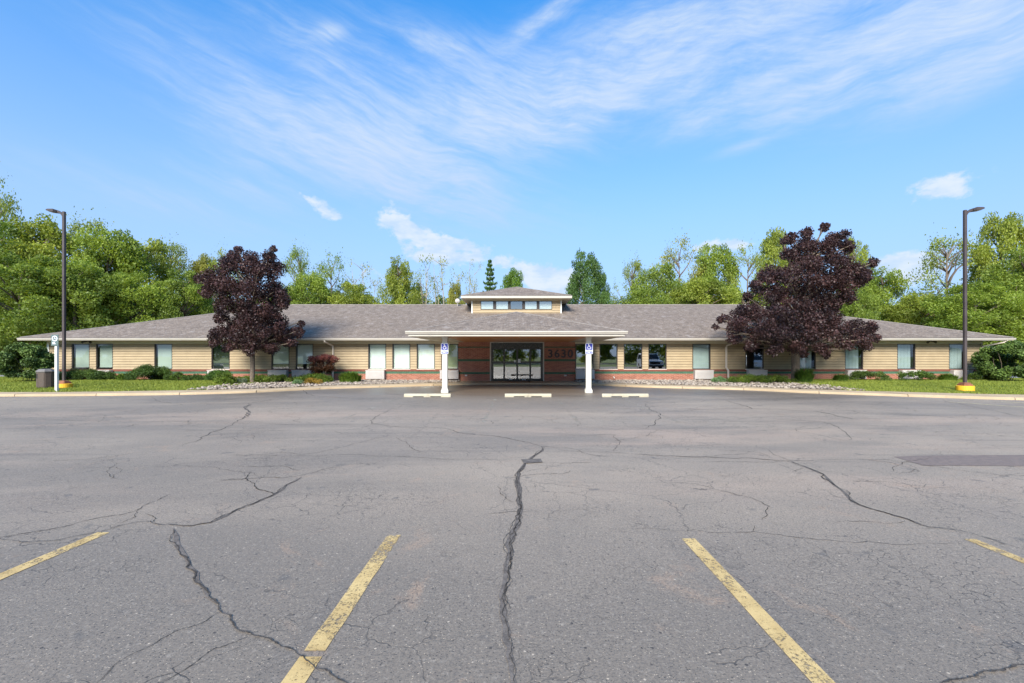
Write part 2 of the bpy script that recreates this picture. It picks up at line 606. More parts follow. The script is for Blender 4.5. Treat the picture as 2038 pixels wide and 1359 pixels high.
    k.link(v2.outputs['Color'], ch2.inputs[0])
    big_l = k.m('MULTIPLY', k.ramp(v2.outputs['Distance'], 0.10, 0.2, 1.0, 0.0), k.ramp(ch2.outputs[0], 0.90, 0.93))
    big_d = k.m('MULTIPLY', k.ramp(v2.outputs['Distance'], 0.14, 0.26, 1.0, 0.0), k.ramp(ch2.outputs[1], 0.86, 0.92))
    grain = k.noise(pos, 60, 4, 0.75)
    base = k.mix(k.ramp(grain, 0.28, 0.72, 0.0, 0.55), c4(0.152, 0.126, 0.098), base) if False else k.mix(k.ramp(grain, 0.38, 0.58, 0.55, 0.0), base, c4(0.083, 0.073, 0.066))
    g2 = k.noise(pos, 24, 4, 0.8)
    base = k.mix(k.ramp(g2, 0.54, 0.66, 0.0, 0.28), base, c4(0.428, 0.370, 0.305))
    base = k.mix(k.ramp(g2, 0.32, 0.44, 0.36, 0.0), base, c4(0.075, 0.068, 0.064))
    base = k.mix(k.m('MULTIPLY', darkc, 0.75), base, c4(0.058, 0.050, 0.045))
    base = k.mix(k.m('MULTIPLY', lightc, 0.75), base, c4(0.451, 0.367, 0.272))
    base = k.mix(k.m('MULTIPLY', big_l, 0.8), base, c4(0.480, 0.396, 0.304))
    base = k.mix(k.m('MULTIPLY', big_d, 0.75), base, c4(0.028, 0.024, 0.024))
    # alligator cracking in patches
    wv = k.n('ShaderNodeVectorMath', operation='ADD')
    k.link(pos, wv.inputs[0])
    nz = k.n('ShaderNodeTexNoise')
    k.link(pos, nz.inputs['Vector'])
    nz.inputs['Scale'].default_value = 7
    sc = k.n('ShaderNodeVectorMath', operation='SCALE')
    k.link(nz.outputs['Color'], sc.inputs[0])
    sc.inputs['Scale'].default_value = 0.16
    k.link(sc.outputs[0], wv.inputs[1])

    def cracks(scale, wid, n_scale, lo, hi, seed):
        vv = k.n('ShaderNodeTexVoronoi', feature='DISTANCE_TO_EDGE')
        k.link(wv.outputs[0], vv.inputs['Vector'])
        vv.inputs['Scale'].default_value = scale
        line = k.ramp(vv.outputs['Distance'], wid * 0.4, wid, 1.0, 0.0)
        sv = k.n('ShaderNodeVectorMath', operation='ADD')
        k.link(pos, sv.inputs[0])
        sv.inputs[1].default_value = (seed, seed * 1.7, 0)
        return k.m('MULTIPLY', line, k.ramp(k.noise(sv.outputs[0], n_scale, 4, 0.7), lo, hi))
    cr = k.m('MAXIMUM', k.m('MULTIPLY', cracks(8.5, 0.030, 0.55, 0.51, 0.64, 3.0), 0.62), k.m('MULTIPLY', cracks(2.2, 0.012, 0.5, 0.46, 0.62, 8.0), 0.75))
    cr = k.m('MAXIMUM', cr, k.m('MULTIPLY', cracks(0.50, 0.0030, 0.30, 0.46, 0.62, 21.0), 0.6))
    base = k.mix(k.m('MULTIPLY', cr, 0.8), base, c4(0.022, 0.019, 0.018))
    hgt = k.m('ADD', k.m('MULTIPLY', grain, 0.6), k.m('SUBTRACT', k.m('MULTIPLY', lightc, 0.5), k.m('ADD', k.m('MULTIPLY', cr, 1.2), darkc)))
    rough = k.m('SUBTRACT', 0.62, k.m('MULTIPLY', damp, 0.22))
    finish(k, principled(k, base, rough, bump=hgt, bstr=0.55, bdist=0.006, spec=0.45))
    return m


def paint_mat(name, col, lo, hi):
    m, k = mat(name)
    pos = wpos(k)
    n = k.noise(pos, 9, 6, 0.75, 0.6)
    g = k.noise(pos, 55, 3, 0.7)
    wide = k.m('MULTIPLY', k.m('SUBTRACT', k.noise(pos, 1.1, 3, 0.5, 0.3), 0.5), 0.42)
    keep = k.ramp(k.m('ADD', k.m('ADD', k.m('MULTIPLY', n, 0.5), k.m('MULTIPLY', g, 0.5)), wide), lo, hi)
    c = k.mix(k.ramp(k.noise(pos, 3, 4, 0.6), 0.35, 0.7), c4(*col), c4(col[0] * 0.72, col[1] * 0.68, col[2] * 0.62))
    c = k.mix(k.ramp(g, 0.55, 0.7, 0, 0.5), c, c4(col[0] * 0.45, col[1] * 0.42, col[2] * 0.45))
    p = principled(k, c, 0.7, bump=g, bstr=0.4, bdist=0.004)
    t = k.n('ShaderNodeBsdfTransparent')
    mx = k.n('ShaderNodeMixShader')
    k.link(keep, mx.inputs[0])
    k.link(t.outputs[0], mx.inputs[1])
    k.link(p, mx.inputs[2])
    finish(k, mx.outputs[0])
    return m


def glass_mat(name, refl, tint=(0.85, 0.92, 0.9), grey=1.0):
    m, k = mat(name)
    t = k.n('ShaderNodeBsdfTransparent')
    t.inputs[0].default_value = c4(*tint)
    g = k.n('ShaderNodeBsdfGlossy')
    g.inputs['Roughness'].default_value = 0.015
    g.inputs[0].default_value = c4(grey, grey, grey)
    pos = wpos(k)
    b = k.n('ShaderNodeBump')
    b.inputs['Strength'].default_value = 0.03
    b.inputs['Distance'].default_value = 0.02
    k.link(k.noise(pos, 1.1, 2, 0.5), b.inputs['Height'])
    k.link(b.outputs[0], g.inputs['Normal'])
    mx = k.n('ShaderNodeMixShader')
    mx.inputs[0].default_value = refl
    k.link(t.outputs[0], mx.inputs[1])
    k.link(g.outputs[0], mx.inputs[2])
    finish(k, mx.outputs[0])
    return m


def blind_mat(name, col, vertical, pitch):
    m, k = mat(name)
    pos = wpos(k)
    sp = k.n('ShaderNodeSeparateXYZ')
    k.link(pos, sp.inputs[0])
    s = sp.outputs[0] if vertical else sp.outputs[2]
    saw = k.m('FRACT', k.m('DIVIDE', s, pitch))
    line = k.ramp(saw, 0.0, 0.35, 0.72, 1.0)
    n = k.noise(pos, 1.5, 3, 0.5)
    f = k.m('MULTIPLY', line, k.ramp(n, 0.3, 0.7, 0.88, 1.05))
    oi = k.n('ShaderNodeObjectInfo')
    f = k.m('MULTIPLY', f, k.m('ADD', 0.72, k.m('MULTIPLY', oi.outputs['Random'], 0.38)))
    c = k.mix(f, c4(col[0] * 0.4, col[1] * 0.4, col[2] * 0.4), c4(*col))
    finish(k, principled(k, c, 0.7))
    return m


def siding_mat():
    m, k = mat('tan_lap_siding')
    pos = wpos(k)
    oi = k.n('ShaderNodeObjectInfo')
    n = k.noise(k.xyz(k.m('MULTIPLY', 1.0, 1.0), 0, 0), 1, 1) if False else k.noise(pos, 2.0, 5, 0.65)
    sp = k.n('ShaderNodeSeparateXYZ')
    k.link(pos, sp.inputs[0])
    gr = k.noise(k.xyz(k.m('MULTIPLY', sp.outputs[0], 3.0), sp.outputs[1], k.m('MULTIPLY', sp.outputs[2], 90.0)), 1.0, 4, 0.6)
    c = k.mix(k.ramp(n, 0.3, 0.7), c4(0.315, 0.238, 0.142), c4(0.372, 0.283, 0.172))
    c = k.mix(k.m('MULTIPLY', oi.outputs['Random'], 0.30), c, c4(0.35, 0.27, 0.155))
    c = k.mix(k.ramp(gr, 0.5, 0.75, 0, 0.25), c, c4(0.36, 0.27, 0.15))
    finish(k, principled(k, c, 0.62, bump=gr, bstr=0.25, bdist=0.004, spec=0.35))
    return m


def ground_mat(name, a, b, c3, sc=1.0):
    m, k = mat(name)
    pos = wpos(k)
    n1 = k.noise(pos, 0.35 * sc, 5, 0.6)
    n2 = k.noise(pos, 7 * sc, 5, 0.7)
    c = k.mix(k.ramp(n1, 0.3, 0.7), c4(*a), c4(*b))
    c = k.mix(k.ramp(n2, 0.45, 0.7, 0, 0.7), c, c4(*c3))
    finish(k, principled(k, c, 0.9, bump=n2, bstr=0.5, bdist=0.03, spec=0.2))
    return m


def concrete_mat(name, a, b, stain=0.3):
    m, k = mat(name)
    pos = wpos(k)
    oi = k.n('ShaderNodeObjectInfo')
    n1 = k.noise(pos, 1.6, 6, 0.65, 0.4)
    n2 = k.noise(pos, 35, 4, 0.7)
    c = k.mix(k.ramp(n1, 0.3, 0.7), c4(*a), c4(*b))
    c = k.mix(k.ramp(n2, 0.45, 0.75, 0, 0.5), c, c4(*[v * 0.72 for v in a]))
    c = k.mix(k.m('MULTIPLY', oi.outputs['Random'], 0.28), c, c4(*[v * 0.78 for v in a]))
    c = k.mix(k.ramp(k.noise(pos, 3.5, 6, 0.7, 0.8), 0.56, 0.72, 0, stain), c, c4(0.14, 0.11, 0.08))
    finish(k, principled(k, c, 0.85, bump=n2, bstr=0.35, bdist=0.006, spec=0.3))
    return m


M = {}
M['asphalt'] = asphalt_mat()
M['seal'] = simple('crack_sealer', (0.128, 0.110, 0.097), 0.85, var=0.45, scale=14, bump=0.4, spec=0.15)
M['crack'] = simple('open_crack', (0.066, 0.058, 0.052), 0.95, var=0.5, scale=30, spec=0.05)
M['patch'] = simple('asphalt_patch', (0.165, 0.125, 0.105), 0.8, var=0.3, scale=14, bump=0.4)
M['stripe'] = paint_mat('worn_yellow_paint', (0.56, 0.40, 0.17), 0.40, 0.54)
M['stripe_faint'] = paint_mat('faint_old_paint', (0.42, 0.38, 0.31), 0.49, 0.60)
M['stripe_far'] = paint_mat('far_yellow_paint', (0.62, 0.53, 0.32), 0.38, 0.50)
M['walk'] = concrete_mat('tan_concrete', (0.41, 0.305, 0.190), (0.49, 0.370, 0.235), 0.25)
M['stop'] = concrete_mat('cream_concrete', (0.37, 0.33, 0.24), (0.47, 0.425, 0.32), 0.6)
M['grass_base'] = ground_mat('lawn_soil', (0.10, 0.125, 0.025), (0.14, 0.16, 0.035), (0.06, 0.075, 0.018))
M['verge'] = ground_mat('far_grass', (0.10, 0.155, 0.03), (0.145, 0.19, 0.045), (0.06, 0.09, 0.02))
M['mulch'] = ground_mat('bed_soil', (0.09, 0.07, 0.05), (0.14, 0.11, 0.08), (0.05, 0.04, 0.03), 2.0)
M['drive'] = simple('driveway_asphalt', (0.24, 0.23, 0.23), 0.85, var=0.2, scale=1)
M['brick'] = brick_mat('red_brick', (0.27, 0.078, 0.045), (0.42, 0.150, 0.088), (0.50, 0.39, 0.30))
M['green'] = brick_mat('green_glazed_brick', (0.022, 0.10, 0.055), (0.04, 0.16, 0.09), (0.17, 0.16, 0.11))
M['rowlock'] = brick_mat('rowlock_brick', (0.20, 0.045, 0.028), (0.27, 0.075, 0.045), (0.16, 0.11, 0.08))
M['siding'] = siding_mat()
M['shingle'] = shingle_mat()
M['trim'] = simple('cream_trim', (0.43, 0.39, 0.335), 0.45, var=0.05, scale=2, dirt=0.08)
M['frieze'] = simple('beige_frieze', (0.50, 0.44, 0.31), 0.6, var=0.06, scale=2)
M['soffit'] = simple('beige_soffit', (0.47, 0.41, 0.30), 0.6, var=0.08, scale=3)
M['wood'] = simple('stained_wood_soffit', (0.50, 0.22, 0.075), 0.5, var=0.35, scale=5)
M['dark_edge'] = simple('roof_edge_metal', (0.07, 0.055, 0.05), 0.5, var=0.2)
M['bronze'] = simple('bronze_window_frame', (0.035, 0.026, 0.022), 0.35, var=0.2)
M['black'] = simple('black_door_frame', (0.010, 0.011, 0.012), 0.3, var=0.3)
M['white'] = simple('white_paint', (0.66, 0.66, 0.62), 0.45, var=0.04, scale=2, dirt=0.10)
M['column'] = simple('cream_white_column', (0.56, 0.535, 0.46), 0.45, var=0.04, scale=2, dirt=0.08)
M['ptac'] = simple('grey_beige_unit', (0.50, 0.46, 0.43), 0.5, var=0.06, scale=3, dirt=0.1)
M['ptac_top'] = simple('pale_unit_cap', (0.62, 0.58, 0.52), 0.5, var=0.05, scale=3)
M['spout'] = simple('downspout_cream', (0.62, 0.54, 0.45), 0.45, var=0.06, scale=3)
M['glass'] = glass_mat('window_glass', 0.13)
M['glass_dark'] = glass_mat('dark_window_glass', 0.30, (0.5, 0.55, 0.52))
M['glass_door'] = glass_mat('door_glass', 0.22, (0.4, 0.4, 0.4))
M['glass_high'] = glass_mat('clerestory_glass', 0.30)
M['blind_white'] = blind_mat('white_vertical_blind', (0.84, 0.85, 0.79), True, 0.085)
M['blind_green'] = blind_mat('pale_horizontal_blind', (0.50, 0.54, 0.47), False, 0.052)
M['blind_dark'] = blind_mat('shaded_horizontal_blind', (0.09, 0.11, 0.09), False, 0.052)
M['blind_blue'] = blind_mat('grey_blue_vertical_blind', (0.46, 0.51, 0.51), True, 0.085)
M['blind_olive'] = blind_mat('olive_shade', (0.46, 0.48, 0.26), True, 0.085)
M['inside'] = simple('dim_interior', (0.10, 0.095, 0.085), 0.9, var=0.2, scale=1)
M['pole'] = simple('bronze_pole', (0.060, 0.046, 0.044), 0.45, var=0.15, scale=2)
M['rust'] = simple('rusty_cover', (0.22, 0.085, 0.045), 0.8, var=0.35, scale=8)
M['yellow'] = simple('yellow_painted_concrete', (0.80, 0.43, 0.02), 0.6, var=0.10, scale=5, bump=0.3, dirt=0.25)
M['bin'] = simple('brown_bin_panel', (0.085, 0.062, 0.048), 0.7, var=0.2, scale=14, bump=0.5)
M['bin_lid'] = simple('bin_lid', (0.15, 0.135, 0.125), 0.6, var=0.15, scale=6)
M['gap_shade'] = simple('gap_shade_backing', (0.09, 0.065, 0.04), 0.95, var=0.2)  # dark colour standing in for shade between the siding boards
M['void'] = simple('dark_opening', (0.008, 0.008, 0.008), 0.9, var=0.1)
M['sign_blue'] = simple('sign_blue', (0.015, 0.025, 0.25), 0.4, var=0.08)
M['sign_white'] = simple('sign_white', (0.72, 0.74, 0.78), 0.45, var=0.05)
M['sign_green'] = simple('sign_grey_green', (0.085, 0.125, 0.12), 0.5, var=0.15)
M['number'] = simple('dark_number_letters', (0.022, 0.006, 0.016), 0.4, var=0.2)
M['bark'] = simple('grey_brown_bark', (0.15, 0.115, 0.085), 0.95, var=0.45, scale=14, bump=0.8)
M['bark_pale'] = simple('pale_bark', (0.30, 0.26, 0.19), 0.95, var=0.3, scale=10, bump=0.5)
M['leaf_green'] = foliage('spring_leaves', (0.122, 0.165, 0.034), (0.315, 0.368, 0.075), 0.46)
M['leaf_conifer'] = foliage('conifer_needles', (0.028, 0.060, 0.018), (0.080, 0.140, 0.035), 0.12)
M['leaf_maple'] = foliage('purple_maple_leaves', (0.014, 0.009, 0.011), (0.078, 0.037, 0.034), 0.14, 0.5, 0.28)
M['leaf_shrub'] = foliage('shrub_leaves', (0.030, 0.052, 0.012), (0.115, 0.160, 0.030), 0.15, 0.55, 0.25)
M['grass'] = foliage('grass_blades', (0.120, 0.165, 0.022), (0.310, 0.345, 0.060), 0.30, 0.6, 0.25, False)
M['mat'] = simple('door_mat', (0.05, 0.035, 0.03), 0.95, var=0.3, scale=20)
M['car_white'] = simple('white_car_paint', (0.78, 0.79, 0.80), 0.22, var=0.02, scale=1)
M['car_glass'] = simple('car_glass', (0.015, 0.017, 0.02), 0.05, var=0.1)
M['tyre'] = simple('tyre_rubber', (0.02, 0.02, 0.02), 0.85, var=0.2)
M['red_lens'] = simple('red_lens', (0.35, 0.012, 0.012), 0.2, var=0.1)
M['chrome'] = simple('pale_metal', (0.6, 0.6, 0.6), 0.25, 0.8, var=0.05)


def stone_mat():
    m, k = mat('river_stone')
    at = k.n('ShaderNodeAttribute', attribute_name='tint')
    c = k.mix(k.ramp(at.outputs['Fac'], 0.0, 1.0, smooth=False), c4(0.085, 0.066, 0.052), c4(0.43, 0.36, 0.29))
    c = k.mix(k.ramp(k.noise(wpos(k), 30, 3), 0.4, 0.7, 0, 0.3), c, c4(0.22, 0.17, 0.15))
    finish(k, principled(k, c, 0.8, spec=0.3))
    return m


M['stone'] = stone_mat()

# ------------------------------------------------------------------ the ground
# front edge of the concrete walk (world x, y), left to right
FRONT = [(-75, 17.6), (-45, 17.7), (-30, 17.9), (-20.5, 18.1), (-17.8, 18.3), (-14.3, 18.8), (-11.9, 19.8), (-10.2, 21.4), (-8.6, 22.6), (-6.6, 23.5),
         (-4.6, 24.6), (-2.3, 25.6), (0, 25.9), (2.3, 25.7), (4.3, 25.0), (6.45, 23.4), (8.3, 22.6), (10.0, 21.9), (11.2, 21.2), (12.5, 19.9),
         (14.5, 18.6), (16.6, 17.4), (18.4, 16.6), (23, 15.6), (35, 14.9), (75, 14.2)]


def catmull(pts, sub):
    out = []
    n = len(pts)
    for i in range(n - 1):
        p0, p1, p2, p3 = (Vector(pts[max(i - 1, 0)]), Vector(pts[i]), Vector(pts[i + 1]), Vector(pts[min(i + 2, n - 1)]))
        for j in range(sub):
            t = j / sub
            out.append(0.5 * ((2 * p1) + (p2 - p0) * t + (2 * p0 - 5 * p1 + 4 * p2 - p3) * t * t + (3 * p1 - p0 - 3 * p2 + p3) * t ** 3))
    out.append(Vector(pts[-1]))
    return out


FR = [p for p in catmull(FRONT[1:-1], 5)]
FX = np.array([p.x for p in FR])
FY = np.array([p.y for p in FR])


def front_y(x):
    return float(np.interp(x, FX, FY))


def back_y(x):
    return front_y(x) + float(np.interp(x, [-20, -14, -10, 0, 10, 14, 20], [1.05, 1.5, 1.45, 1.2, 1.25, 1.6, 1.75]))


WALL_Y = 27.6


def lawn_z(x, y):
    t = min(1.0, max(0.0, (y - back_y(x)) / 6.0))
    return 0.095 + 0.11 * t * t * (3 - 2 * t)


def plane(name, x0, x1, y0, y1, z, m):
    return MB().poly([(x0, y0, z), (x1, y0, z), (x1, y1, z), (x0, y1, z)]).obj(name, m)


struct(plane('ground', -900, 900, -900, 900, -0.03, M['verge']))

# parking lot sheet, cut to follow the walk
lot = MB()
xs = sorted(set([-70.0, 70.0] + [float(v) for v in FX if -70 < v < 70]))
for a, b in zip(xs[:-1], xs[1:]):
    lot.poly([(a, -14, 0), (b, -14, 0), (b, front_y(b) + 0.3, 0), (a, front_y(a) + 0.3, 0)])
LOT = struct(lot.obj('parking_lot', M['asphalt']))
struct(plane('road', -400, 400, -46, -38, 0.0, M['drive']))
struct(plane('driveway', -120, -31.5, 32.5, 44.5, 0.10, M['drive']))
struct(plane('driveway', 31.5, 120, 29.6, 39.0, 0.10, M['drive']))
# slope of rough grass beyond the drive on the left and right
bank = MB()
for (xa, xb, y0, z1) in ((-150, -31.0, 44.5, 2.2), (31.0, 150, 39.0, 1.2)):
    n = 14
    rows = []
    for j in range(5):
        t = j / 4
        rows.append([(xa + (xb - xa) * i / n, y0 + 26 * t, 0.08 + z1 * (t * t * (3 - 2 * t)) + 0.12 * math.sin(i * 1.7 + j)) for i in range(n + 1)])
    bank.loft(rows, False, False, False)
struct(bank.obj('grass_bank', M['verge'], smooth=True))

# walk slabs
WALK = struct(bpy.data.objects.new('walk', None))
COL.objects.link(WALK)
pts = [Vector((x, front_y(x))) for x in np.arange(-44, 34, 0.25)]
acc, start, slabs = 0.0, 0, []
for i in range(1, len(pts)):
    acc += (pts[i] - pts[i - 1]).length
    if acc > (2.9 if abs(pts[i].x) > 12 else 2.6):
        slabs.append((start, i))
        start, acc = i, 0.0
for a, b in slabs:
    seg = pts[a:b + 1]
    g = 0.012
    fr, bk = [], []
    for q, p in enumerate(seg):
        x = p.x + (g if q == 0 else (-g if q == len(seg) - 1 else 0))
        fr.append((x, front_y(x)))
        bk.append((x, back_y(x)))
    dz = random.uniform(-0.006, 0.006)
    r0 = [(x, y + 0.01, 0.0) for x, y in fr]
    r1 = [(x, y + 0.02, 0.075 + dz) for x, y in fr]
    r2 = [(x, y + 0.05, 0.095 + dz) for x, y in fr]
    r3 = [(x, y, 0.10 + dz) for x, y in bk]
    r4 = [(x, y, -0.02) for x, y in bk]
    mb = MB().loft([r0, r1, r2, r3, r4], False, False, False)
    n = len(fr)
    mb.f += [(0, n, 2 * n, 3 * n, 4 * n), (n - 1, 5 * n - 1, 4 * n - 1, 3 * n - 1, 2 * n - 1)]
    mb.obj('slab', M['walk'], WALK)
# soil seen in the joints
jn = MB()
jn.loft([[(p.x, front_y(p.x) + 0.05, 0.06) for p in pts], [(p.x, back_y(p.x) - 0.01, 0.06) for p in pts]], False, False, False)
jn.obj('joint_soil', M['mulch'], WALK)


# lawns and planting beds: grids from the back of the walk to the wall
def sheet(name, x0, x1, yend, m, dz=0.0, step=0.5, zf=lawn_z):
    n = max(2, int((x1 - x0) / step))
    rows = []
    for j in range(9):
        t = j / 8
        row = []
        for i in range(n + 1):
            x = x0 + (x1 - x0) * i / n
            y = back_y(x) + (yend(x) - back_y(x)) * t - (0.0 if j else 0.0)
            row.append((x, y, zf(x, y) + dz))
        rows.append(row)
    return struct(MB().loft(rows, False, False, False).obj(name, m, smooth=True))


sheet('lawn', -80, -13.6, lambda x: 31.5 if x < -28.6 else WALL_Y + 0.1, M['grass_base'])
sheet('lawn', 14.2, 80, lambda x: 29.0 if x > 28.5 else WALL_Y + 0.1, M['grass_base'])
bedz = lambda x, y: 0.088 + 0.05 * min(1, max(0, (y - back_y(x)) / 3))
sheet('planting_bed', -14.8, -3.35, lambda x: WALL_Y + 0.05, M['mulch'], 0.008, 0.4, bedz)
sheet('planting_bed', 3.45, 15.4, lambda x: WALL_Y + 0.05, M['mulch'], 0.008, 0.4, bedz)
# concrete apron before the door
ap = MB()
n = 20
ap.loft([[(-3.35 + 6.8 * i / n, back_y(-3.35 + 6.8 * i / n) - 0.005, 0.103) for i in range(n + 1)],
         [(-3.35 + 6.8 * i / n, WALL_Y + 0.05, 0.106) for i in range(n + 1)]], False, False, False)
struct(ap.obj('door_apron', M['walk']))


def grass_stuff(x0, x1, yfun, count, seed):
    rng = np.random.default_rng(seed)
    x = rng.uniform(x0, x1, count)
    t = rng.random(count) ** 1.15
    by = np.array([back_y(v) for v in x])
    ye = np.array([yfun(v) for v in x])
    y = by - 0.03 + (ye - by) * t
    z = np.array([lawn_z(a, b) for a, b in zip(x, y)])
    patch = 0.5 + 0.5 * np.sin(x * 1.3 + np.sin(y * 1.9) * 1.5) * np.sin(y * 2.3 + x * 0.4)
    h = rng.uniform(0.035, 0.085, count) * (0.75 + 0.4 * patch)
    a = rng.uniform(0, 2 * math.pi, count)
    w = rng.uniform(0.010, 0.020, count)
    base = np.stack([x, y, z], 1)
    side = np.stack([np.cos(a) * w, np.sin(a) * w, np.zeros(count)], 1)
    lean = np.stack([rng.normal(0, 0.025, count), rng.normal(0, 0.025, count), h], 1)
    v = np.stack([base - side, base + side, base + lean], 1)
    tint = np.clip(0.3 + 0.4 * patch + rng.normal(0, 0.22, count), 0, 1)
    return np_mesh('grass', v, 3, M['grass'], tint)


tag(link_mesh('grass', grass_stuff(-46, -13.9, lambda x: 31.0 if x < -28.6 else 27.4, 95000, 3)), 'mown bright green lawn left of the entrance', kind='stuff')
tag(link_mesh('grass', grass_stuff(14.6, 40, lambda x: 29.0 if x > 28.5 else 27.4, 85000, 4)), 'mown bright green lawn right of the entrance', kind='stuff')


def stones(x0, x1, count, seed, ok=lambda x, y: True):
    rng = np.random.default_rng(seed)
    ico = []
    phi = (1 + 5 ** 0.5) / 2
    V = np.array([(-1, phi, 0), (1, phi, 0), (-1, -phi, 0), (1, -phi, 0), (0, -1, phi), (0, 1, phi), (0, -1, -phi), (0, 1, -phi), (phi, 0, -1), (phi, 0, 1), (-phi, 0, -1), (-phi, 0, 1)]) / 1.902
    Fc = [(0, 11, 5), (0, 5, 1), (0, 1, 7), (0, 7, 10), (0, 10, 11), (1, 5, 9), (5, 11, 4), (11, 10, 2), (10, 7, 6), (7, 1, 8), (3, 9, 4), (3, 4, 2), (3, 2, 6), (3, 6, 8), (3, 8, 9), (4, 9, 5), (2, 4, 11), (6, 2, 10), (8, 6, 7), (9, 8, 1)]
    tris = []
    tint = []
    k = 0
    while k < count:
        x = rng.uniform(x0, x1)
        b = back_y(x)
        y = b + 0.03 + (WALL_Y - 0.1 - b) * rng.random() ** 1.3
        if not ok(x, y):
            k += 1
            continue
        s = rng.uniform(0.03, 0.075)
        a = rng.uniform(0, math.pi)
        q = V * (1 + rng.normal(0, 0.10, (12, 1)))
        q = q * np.array([s, s * rng.uniform(0.6, 1.0), s * rng.uniform(0.45, 0.8)])
        c, sn = math.cos(a), math.sin(a)
        q = np.stack([q[:, 0] * c - q[:, 1] * sn, q[:, 0] * sn + q[:, 1] * c, q[:, 2]], 1) + np.array([x, y, bedz(x, y) + s * 0.35 + rng.uniform(0, 0.03)])
        tris.append(q[np.array(Fc)])
        tint += [float(np.clip(rng.normal(0.52, 0.36), 0, 1))] * 20
        k += 1
    return np_mesh('river_stones', np.concatenate(tris), 3, M['stone'], tint)


tag(link_mesh('river_stones', stones(-14.7, -3.4, 5200, 5)), 'pale rounded river stones in the bed left of the entrance', kind='stuff')
tag(link_mesh('river_stones', stones(3.5, 15.3, 5200, 6)), 'pale rounded river stones in the bed right of the entrance', kind='stuff')


# ------------------------------------------------------------------ markings and cracks
def strip(name, x0, x1, y0, y1, m, z=0.004):
    n = 12
    rng = random.Random(int(x0 * 100))
    L, Rr = [], []
    for i in range(n + 1):
        y = y0 + (y1 - y0) * i / n
        L.append((x0 + rng.uniform(-0.004, 0.004), y, z))
        Rr.append((x1 + rng.uniform(-0.004, 0.004), y, z))
    return MB().loft([L, Rr], False, False, False).obj(name, m, LOT)


strip('yellow_stripe', -3.80, -3.69, -1.4, 4.13, M['stripe'])
strip('yellow_stripe', -1.155, -1.035, -1.4, 2.42, M['stripe'])
strip('yellow_stripe', -1.155, -1.035, 2.47, 4.07, M['stripe'])
strip('yellow_stripe', 1.448, 1.56, -1.4, 3.99, M['stripe'])
strip('yellow_stripe', 3.91, 4.01, -1.4, 3.98, M['stripe'])
for xx in (-6.4, -9.0, 6.6, 9.2, 11.8, 14.4 - 0.9, 16.6, 19.4):
    strip('yellow_stripe', xx, xx + 0.11, -1.4, 4.0, M['stripe'])
for xx in (-4.5, -0.85, 1.45, 3.9):
    strip('faint_stripe', xx, xx + 0.10, 11.0, 17.3, M['stripe_faint'])


def line2(a, b, w, m, name='faint_stripe'):
    a, b = Vector(a), Vector(b)
    d = (b - a).normalized()
    s = Vector((-d.y, d.x)) * w / 2
    MB().poly([(*(a - s), 0.004), (*(b - s), 0.004), (*(b + s), 0.004), (*(a + s), 0.004)]).obj(name, m, LOT)


line2((15.2, 16.0), (16.9, 12.2), 0.11, M['stripe_far'])
line2((17.1, 16.1), (18.9, 12.1), 0.11, M['stripe_far'])
line2((-17.6, 15.7), (-19.2, 17.9), 0.10, M['stripe_faint'])

CR = random.Random(5)


def crack(pix, w0, w1=None, m='crack', jit=0.02, z=0.004, name='crack', sub=3):
    w1 = w0 if w1 is None else w1
    pts = [G(a, b).to_2d() for a, b in pix]
    for _ in range(sub):
        q = [pts[0]]
        for a, b in zip(pts[:-1], pts[1:]):
            L = (b - a).length
            d = (b - a).normalized() if L > 1e-6 else Vector((1, 0))
            q.append((a + b) / 2 + Vector((-d.y, d.x)) * CR.uniform(-1, 1) * min(L * 0.13, jit * 3))
            q.append(b)
        pts = q
    n = len(pts)
    L, Rr = [], []
    for i, p in enumerate(pts):
        d = pts[min(i + 1, n - 1)] - pts[max(i - 1, 0)]
        if d.length < 1e-6:
            d = Vector((1, 0))
        d.normalize()
        t = i / (n - 1)
        w = (w0 + (w1 - w0) * t) * (CR.uniform(0.3, 1.2) if name == 'crack' else CR.uniform(0.6, 1.25)) * 0.74 * min(1.0, 0.25 + 6 * min(t, 1 - t)) / 2
        s = Vector((-d.y, d.x)) * w
        L.append((p.x - s.x, p.y - s.y, z))
        Rr.append((p.x + s.x, p.y + s.y, z))
    return MB().loft([L, Rr], False, False, False).obj(name, M[m], LOT)


seal_path = [(1078, 888), (1080, 896), (1062, 908), (1045, 922), (1031, 940), (1029, 960), (1034, 985), (1037, 1010), (1031, 1035), (1020, 1060), (1011, 1085),
             (1013, 1110), (1007, 1140), (1003, 1170), (1000, 1200), (1002, 1230), (1009, 1260), (1015, 1290), (1018, 1320), (1023, 1362), (1030, 1420)]
crack(seal_path, 0.085, 0.052, 'seal', 0.006, 0.004, 'sealed_crack', 1)
crack([(a + 2, b) for a, b in seal_path], 0.016, 0.006, 'crack', 0.008, 0.008)
crack([(345, 1055), (350, 1085), (372, 1115), (390, 1140), (400, 1165), (430, 1200), (435, 1215), (465, 1245), (500, 1262), (540, 1275), (570, 1290), (605, 1308), (625, 1330), (660, 1345), (700, 1364), (760, 1400)], 0.022, 0.011, jit=0.012, z=0.008)
crack([(345, 1052), (352, 1085), (374, 1115), (392, 1140), (405, 1170), (432, 1203)], 0.05, 0.03, 'seal', 0.006, 0.004, 'sealed_crack', 1)
crack([(435, 1218), (390, 1245), (340, 1262), (290, 1290), (230, 1322), (188, 1362)], 0.008, 0.006, jit=0.01)
crack([(500, 1264), (450, 1285), (425, 1292), (390, 1318), (325, 1358)], 0.007, 0.007, jit=0.01)
